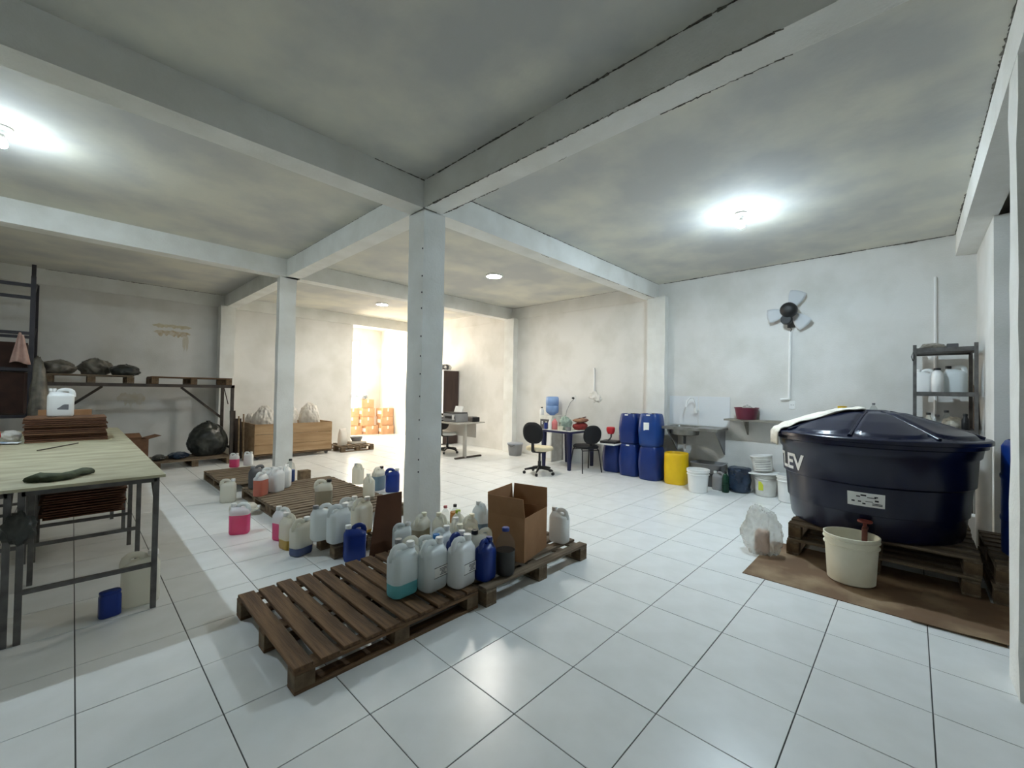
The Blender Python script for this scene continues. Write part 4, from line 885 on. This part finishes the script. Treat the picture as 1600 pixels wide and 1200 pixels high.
# stone ledge with maroon basin
t = thing('stone_ledge', 'thin grey stone ledge fixed to the wall behind the tank', 'shelf', (XR, .36, 1.04))
MB().bb((-.30, -2.0, 0), (0, 0, .025), bev=.003).build('slab', m_stone, t)
for y in (-.25, -1.2): MB().prism([(0, 0), (-.22, 0), (0, -.22)], .02, Matrix.Translation((0, y, 0)) @ Matrix.Rotation(R(90), 4, 'X')).build('bracket', m_stone, t)
tag(MB().lathe([(.002, 0), (.15, 0), (.16, .008), (.195, .165), (.205, .168), (.207, .18), (.19, .18), (.152, .014), (.002, .012)], 30, sy=.8).build('basin', m_maroon, None, 45), 'maroon plastic basin on the stone ledge', 'basin').location = (6.085, .08, 1.066)
bag((6.085, .07, 1.082), 'small clear film bag inside the maroon basin', (.10, .08, .11), m_filmc, 121, .3, 2.6, knot=False)
tub((0, 0, 0), 'yellow cup on the stone ledge behind the tank lid', .05, .24, m_yellow, 'cup').location = (6.10, WX(1316, 634, 6.1).y, 1.066)
bottle((6.10, WX(1365, 634, 6.1).y, 1.066), 'clear small bottle on the stone ledge behind the tank lid', PET, m_clear, m_greyd, .29, .018, None, 0, .93)
# ------------------------------------------------------------------ tank on pallets
tag(MB().bb((2.82, -2.13, .0005), (3.85, -.74, .004)).build('cardboard_sheet', m_card_wet), 'stained cardboard sheet spread under the cream bucket', 'cardboard', 'cardboard spread on the floor')
o = sheetobj('cardboard_sheet', 'buckled cardboard sheet spread towards the grey column', 'cardboard', [(2.80, -1.72), (2.86, -3.1), (3.50, -3.1), (3.50, -1.80)], m_card_wet, .003, .0045, .012, 18, 4); o['group'] = 'cardboard spread on the floor'
PZ = .006
pallet(3.95-.38, 4.78, -2.09, -.90, PZ, 'bottom pallet of the two under the navy tank', 'y', 8, .05, m_palGy, seed=21, h=.137)
pallet(3.96-.37, 4.79, -2.10, -.91, PZ+.139, 'upper pallet carrying the navy tank', 'y', 8, .05, m_palGy, seed=22, h=.137)
pallet(3.52, 4.60, -3.25, -2.14, .006, 'bottom pallet of the stack under the tall blue barrel', 'y', 8, .05, m_palGy, seed=23, h=.137)
pallet(3.53, 4.61, -3.24, -2.15, .145, 'upper pallet of the stack under the tall blue barrel', 'y', 8, .05, m_palGy, seed=24, h=.137)
TC = Vector((4.10, -1.45, .284))
def tank_r(z):
    pr = TP
    for a, b in zip(pr, pr[1:]):
        if a[1] <= z <= b[1] and b[1] > a[1]: return a[0]+(b[0]-a[0])*(z-a[1])/(b[1]-a[1])
    return pr[-1][0]
TP = [(.56, 0), (.585, .015), (.597, .05), (.612, .20), (.624, .205), (.636, .36), (.642, .43), (.660, .445), (.672, .66), (.69, .68), (.70, .745), (.725, .755), (.728, .80)]
t = thing('water_tank', 'big round navy plastic water tank with ribbed lid', 'tank', TC)
MB().lathe([(.002, 0)]+TP+[(.70, .80), (.002, .80)], 72).build('tank_body', m_tank, t, 40)
LP = [(.742, .785), (.752, .79), (.752, .815), (.742, .825), (.70, .832), (.62, .862), (.45, .925), (.27, .985), (.14, 1.02), (.11, 1.035), (.002, 1.038)]
n = 192; rings = []
def base_lid(r):
    for (ra, za), (rb, zb) in zip(LP[::-1], LP[::-1][1:]):
        if ra <= r <= rb and rb > ra: return za+(zb-za)*(r-ra)/(rb-ra)
    return LP[0][1]
def lidz(r, z, a):                       # raised petals between the ribs, ending in an arc near the rim
    th = ((4*a/math.pi+.5/math.pi*4/4+.0) % 1.0)*2-1 if False else (((a*4+.5)/math.pi) % 1.0)*2-1
    rb = .705-.10*abs(th)**3.5; e = max(0, min(1, (rb-r)/.022)); e = e*e*(3-2*e); g = max(0, min(1, (1-abs(th))*r*.39/.03)); return z+.020*e*g*min(1, max(0, (r-.12)/.12))
for r, z in LP[:4]: rings.append([Vector((r*math.cos(2*math.pi*j/n), r*math.sin(2*math.pi*j/n), z)) for j in range(n)])
for q in range(44):
    r = .735-(.735-.115)*q/43; z = base_lid(r); rings.append([Vector((r*math.cos(2*math.pi*j/n), r*math.sin(2*math.pi*j/n), lidz(r, z, 2*math.pi*j/n))) for j in range(n)])
for r, z in LP[-2:]: rings.append([Vector((r*math.cos(2*math.pi*j/n), r*math.sin(2*math.pi*j/n), z)) for j in range(n)])
MB().loft(rings).build('lid', m_tank, t, 40)
for k in range(8):
    a = (k*math.pi-.5)/4
    MB().tube([(r*math.cos(a), r*math.sin(a), z+.004) for r, z in LP[4:9]], [.016, .013, .011, .01, .009], 6).build('lid_rib', m_tank, bpy.data.objects['lid'] if False else t, 60)
def tank_ang(px, z):
    best = None
    for k in range(0, 3600):
        a = R(k/10); r = tank_r(z); p = TC+Vector((r*math.cos(a), r*math.sin(a), z))
        if Vector((math.cos(a), math.sin(a))).dot(Vector((CAM.x-p.x, CAM.y-p.y))) < 0: continue
        e = abs(PX(p)[0]-px)
        if best is None or e < best[0]: best = (e, a)
    return best[1]
fc = bpy.data.curves.new('letters', 'FONT'); fc.body = 'FORTLEV'; fc.size = .215; fc.extrude = .0; fc.offset = .006; fc.space_character = 1.0; fc.resolution_u = 3
fo = bpy.data.objects.new('letters', fc); COL.objects.link(fo); dg = bpy.context.evaluated_depsgraph_get(); fm = bpy.data.meshes.new_from_object(fo.evaluated_get(dg)); bpy.data.objects.remove(fo)
bm = bmesh.new(); bm.from_mesh(fm); bmesh.ops.subdivide_edges(bm, edges=[e for e in bm.edges if e.calc_length() > .05], cuts=2); bmesh.ops.triangulate(bm, faces=bm.faces[:])
wmax = max(v.co.x for v in bm.verts); zl = .485; aV = tank_ang(1257, zl+.05)
for v in bm.verts:
    z = zl-.005+v.co.y*.9; r = tank_r(min(.655, max(.45, z)))+.0025; a = aV-(wmax-v.co.x)/r
    v.co = Vector((r*math.cos(a), r*math.sin(a), z))
bm.to_mesh(fm); bm.free(); fm.materials.append(m_white); o = ob('lettering', fm, t); o['label'] = 'white raised brand lettering'
def tank_patch(nm, m_, px0, px1, z0, z1, off, n=10):
    mb = MB(); a0, a1 = tank_ang(px0, (z0+z1)/2), tank_ang(px1, (z0+z1)/2); vs = []; fs = []
    for i in range(n+1):
        a = a0+(a1-a0)*i/n
        for z in (z0, z1): r = tank_r(z)+off; vs.append((r*math.cos(a), r*math.sin(a), z))
    for i in range(n): fs.append((2*i, 2*i+2, 2*i+3, 2*i+1))
    return mb.add(vs, fs).build(nm, m_, t)
def tz(px, py):
    z = .3
    for k in range(20):
        a = tank_ang(px, z) if k % 4 == 0 else a; p = TC+Vector((tank_r(z)*math.cos(a), tank_r(z)*math.sin(a), z)); e = PX(p)[1]-py; z += e*.004
    return z
zs = tz(1353, 781); st = tank_patch('sticker', m_label, 1324, 1383, zs-.055, zs+.055, .002)
rnd = random.Random(4); z_ = zs
for x, dz, w, h in ((1333, -.018, 5, .012), (1341, .022, 6, .010), (1343, -.018, 5, .010), (1349, .034, 9, .012), (1350, -.032, 5, .012), (1362, .02, 14, .006), (1369, .028, 6, .010), (1370, -.002, 6, .014), (1371, -.026, 16, .006), (1371, -.036, 16, .006), (1358, -.012, 12, .005)):
    tank_patch('print_mark', m_ink, x-w/2, x+w/2, zs+dz-h/2, zs+dz+h/2, .003, 2)
at = tank_ang(1352, .10); c, s_ = math.cos(at), math.sin(at); r = tank_r(.10)
v = MB().tube([(r*c, r*s_, .10), ((r+.09)*c, (r+.09)*s_, .10)], .02, 10).build('drain_valve', m_rust, t, 60)
MB().tube([((r+.085)*c, (r+.085)*s_, .11), ((r+.10)*c, (r+.10)*s_, .02), ((r+.105)*c, (r+.105)*s_, -.06)], .019, 10).build('valve_spout', m_rust, v, 60)
MB().lathe([(.012, .02), (.012, .05), (.045, .052), (.05, .06), (.045, .068), (.01, .07)], 14, ((r+.06)*c, (r+.06)*s_, .10)).build('valve_wheel', mat('red_valve_wheel', srgb(120, 52, 42), .5), v, 40)
p = TC+Vector(((r+.20)*c, (r+.20)*s_, 0)); p.z = .0055
bucket((p.x-.01, p.y+.075, p.z), 'large cream bucket catching drips below the tank valve', .15, .17, .36, m_cream, None, False)
# white cloth over the lid
vs = []; fs = []; nU, nV = 26, 12; ac = R(106)
for i in range(nU+1):
    u = i/nU; rr = .06+u*.80
    for j in range(nV+1):
        w = (j/nV-.5)*.30*(1-.15*u); a = ac+R(10)*u; ex, ey = math.cos(a), math.sin(a); x, y = rr*ex-w*ey, rr*ey+w*ex; R_ = math.hypot(x, y); an = math.atan2(y, x)
        if R_ < .742:
            z = lidz(R_, base_lid(max(R_, .003)), an)
            z = max(z, .83)+.022
        else: z = .845-(R_-.742)*1.25; f = .775/R_ if R_ > .775 else 1; x *= f; y *= f
        z += .008*noise.noise(Vector((x*16, y*16, 1)))+.006*math.sin(j*2.2); vs.append((x, y, z))
for i in range(nU):
    for j in range(nV): a = i*(nV+1)+j; fs.append((a, a+1, a+nV+2, a+nV+1))
o = MB().add(vs, fs).build('cloth', m_cloth_w, None, 180); o.location = TC; sm = o.modifiers.new('thickness', 'SOLIDIFY'); sm.thickness = .008; tag(o, 'long white cloth draped over the tank lid', 'cloth')
# clear bag with brick-coloured content
p = F(1196, 853, 0); t = thing('plastic_bag', 'clear crinkled plastic bag with a pinkish block inside', 'bag', (3.44, -.73, .0045))
mb = MB().blob((0, 0, .17), (.13, .15, .22), 131, .26, 1.9, 5, 0); mb.build('film', m_filmc, t, 180)
MB().box((.0, -.01, .10), (.11, .10, .19), bev=.008).build('content_block', mat('pinkish_block', srgb(206, 170, 150), .8), t)
# tall blue barrel and things beside the column
t = thing('tall_barrel', 'tall blue barrel on pallets behind the grey column', 'barrel', (3.88, -2.475, .284)); t.scale = (.92, .92, 1)
MB().lathe([(.26, 0), (.285, .02), (.288, .25), (.295, .26), (.295, .28), (.288, .29), (.288, .56), (.295, .57), (.295, .59), (.288, .60), (.286, .80), (.265, .84), (.25, .85), (.25, .835), (.002, .835)], 36).build('body', m_barrel, t, 40)
for a in (.6, 3.7): MB().lathe([(.035, .835), (.035, .855), (.03, .86)], 12, (.16*math.cos(a), .16*math.sin(a), 0)).build('bung', m_white, t, 40)
bag((3.90, -2.50, 1.146), 'clear film heaped on the tall blue barrel', (.22, .2, .05), m_filmc, 141, .3, 3, knot=False)
tag(MB().lathe([(.05, 0), (.052, .01), (.052, 1.02), (.046, 1.03), (.02, 1.03), (.02, 1.0)], 16).build('film_roll', m_filmc if False else m_film, None, 40), 'tall white film roll standing between tank and barrel', 'roll').location = (4.80, -2.20, .0)
tag(MB().box((0, 0, .15), (.16, .14, .30), bev=.01).build('white_container', m_white, None), 'white block-shaped container beyond the tank pallets', 'container').location = (5.15, -2.14, .0)
# ------------------------------------------------------------------ shelving rack in the corner
x0, x1, y0, y1 = 5.52, 6.10, -2.21, -1.75
t = thing('shelf_rack', 'grey steel shelving rack in the corner behind the tank', 'rack', (x0, y0, 0)); X, Y = x1-x0, y1-y0
for x in (0, X):
    for y in (0, Y): MB().bar((x, y, 0), (x, y, 2.02), .03).build('upright', m_steel, t)
for z in (.55, 1.08, 1.48, 1.96):
    sh = MB().box((X/2, Y/2, z), (X, Y, .012)).build('shelf', m_steel, t)
    for a, b in (((0, 0, z), (X, 0, z)), ((0, Y, z), (X, Y, z)), ((0, 0, z), (0, Y, z)), ((X, 0, z), (X, Y, z))): MB().bar(a, b, .014, .045).build('shelf_edge', m_steel, sh)
bag((5.82, -1.90, 1.967), 'flattened grey cloth bundle on the top shelf of the corner rack', (.16, .11, .05), m_film_g, 151, .25, 2, knot=False)
tag(MB().box((0, 0, .035), (.10, .09, .07), bev=.008).build('small_box', m_greyd), 'small dark box on the top shelf of the corner rack', 'box').location = (5.75, -2.05, 1.967)
tag(MB().tube([(0, 0, 0), (0, .012, .05), (0, .0, .10), (0, -.015, .05), (0, 0, 0)], .004, 6).build('wire_loop', m_black, None, 60), 'black wire loop hung at the corner of the steel rack', 'wire').location = (5.50, -1.735, 1.84)
for px, lb, bd, cp, s_, rz in ((1444, 'pale bottle-shaped jerrycan at the end of the rack shelf', 'hdpe', m_white, .95, 80),):
    jg = jug((5.80, -1.83, 1.487), lb, bd, cp, s=s_, rz=R(rz)); JUGS.remove(jg)
bottle((5.66, -1.93, 1.487), 'white labelled bottle with black cap on the rack shelf', [(.045, 0), (.05, .005), (.05, .20), (.04, .235), (.025, .25), (.025, .26)], m_white, m_black, .255, .03)
jg = jug((5.74, -2.07, 1.487), 'larger blue-grey jerrycan with a black cap on the rack shelf', 'nat', m_black, s=1.05, rz=R(70)); JUGS.remove(jg)
G8 = 'small bottles on the middle shelf of the corner rack'
for k, (x, y, h_, m_, cp, lb) in enumerate(((5.62, -1.86, .17, m_hdpe_e, m_black, 'pale small bottle with a black dropper cap'), (5.70, -1.93, .15, m_clear, m_greyd, 'clear small jar with a grey lid'), (5.66, -2.0, .20, m_clear, m_black, 'taller clear bottle with a black lid'), (5.64, -2.14, .17, m_black, m_black, 'black small bottle at the wall end of the shelf'), (5.60, -1.80, .12, m_red, m_greyd, 'small reddish bottle at the open end of the shelf'))):
    bottle((x, y, 1.087), lb+' on the corner rack', [(.028, 0), (.03, .004), (.03, h_*.7), (.018, h_*.85), (.016, h_)], m_, cp, h_-.008, .02, None, 0, 1.0, G8)
bag((5.84, -2.06, 1.087), 'crumpled beige cloth on the middle shelf of the corner rack', (.10, .09, .08), m_cloth_w, 152, .25, 2, knot=False)
o = MB().prism([(0, 0), (.34, 0), (.34, .50)], .018, Matrix.Rotation(R(90), 4, 'X')).build('wedge_board', m_card_d); o.location = (5.85, -2.235, 1.09); o.rotation_euler.z = 0
tag(o, 'brown triangular board leaning behind the corner rack', 'board')
# ------------------------------------------------------------------ wall fan
t = thing('wall_fan', 'black wall fan motor with pale grey blades', 'fan', (XR, -.46, 2.62))
MB().box((-.012, 0, -.12), (.024, .10, .16), bev=.006).build('wall_plate', m_greyd, t)
MB().tube([(-.02, 0, -.10), (-.10, 0, -.09), (-.14, 0, -.03)], .018, 10).build('arm', m_black, t, 60)
T = Matrix.Translation((-.18, -.0, .03)) @ Matrix.Rotation(R(-90), 4, 'Y')
MB().lathe([(.04, -.08), (.085, -.07), (.105, -.02), (.105, .05), (.085, .09), (.04, .11), (.002, .112)], 24, M=T).build('motor', m_black, t, 50)
MB().lathe([(.065, -.045), (.072, -.03), (.072, .03), (.06, .05), (.002, .052)], 20, M=Matrix.Translation((-.17, .03, -.10)) @ Matrix.Rotation(R(-90), 4, 'Y')).build('gearbox', m_black, t, 50)
MB().lathe([(.05, -.02), (.055, 0), (.05, .02)], 18, M=Matrix.Translation((-.085, 0, .03)) @ Matrix.Rotation(R(-90), 4, 'Y')).build('hub', m_greyd, t, 50)
for k in range(3):
    a = R(90+120*k+20); vs = []; fs = []
    for i in range(9):
        r = .04+.26*i/8
        for j in range(7):
            b = (j/6-.5)*(.55+.75*math.sin(math.pi*min(1, .25+.6*i/8))); vs.append((-.085+.045*(j/6-.5)*(1-.3*i/8), r*math.cos(a+b*.75), .03+r*math.sin(a+b*.75)))
    for i in range(8):
        for j in range(6): q = i*7+j; fs.append((q, q+1, q+8, q+7))
    o = MB().add(vs, fs).build('blade', m_blade, t, 180); sm = o.modifiers.new('thickness', 'SOLIDIFY'); sm.thickness = .003
MB().tube([(-.16, .0, -.12), (-.10, .015, -.20), (-.04, -.01, -.22), (-.018, .01, -.26)], .004, 6).build('cable', m_black, t, 60)
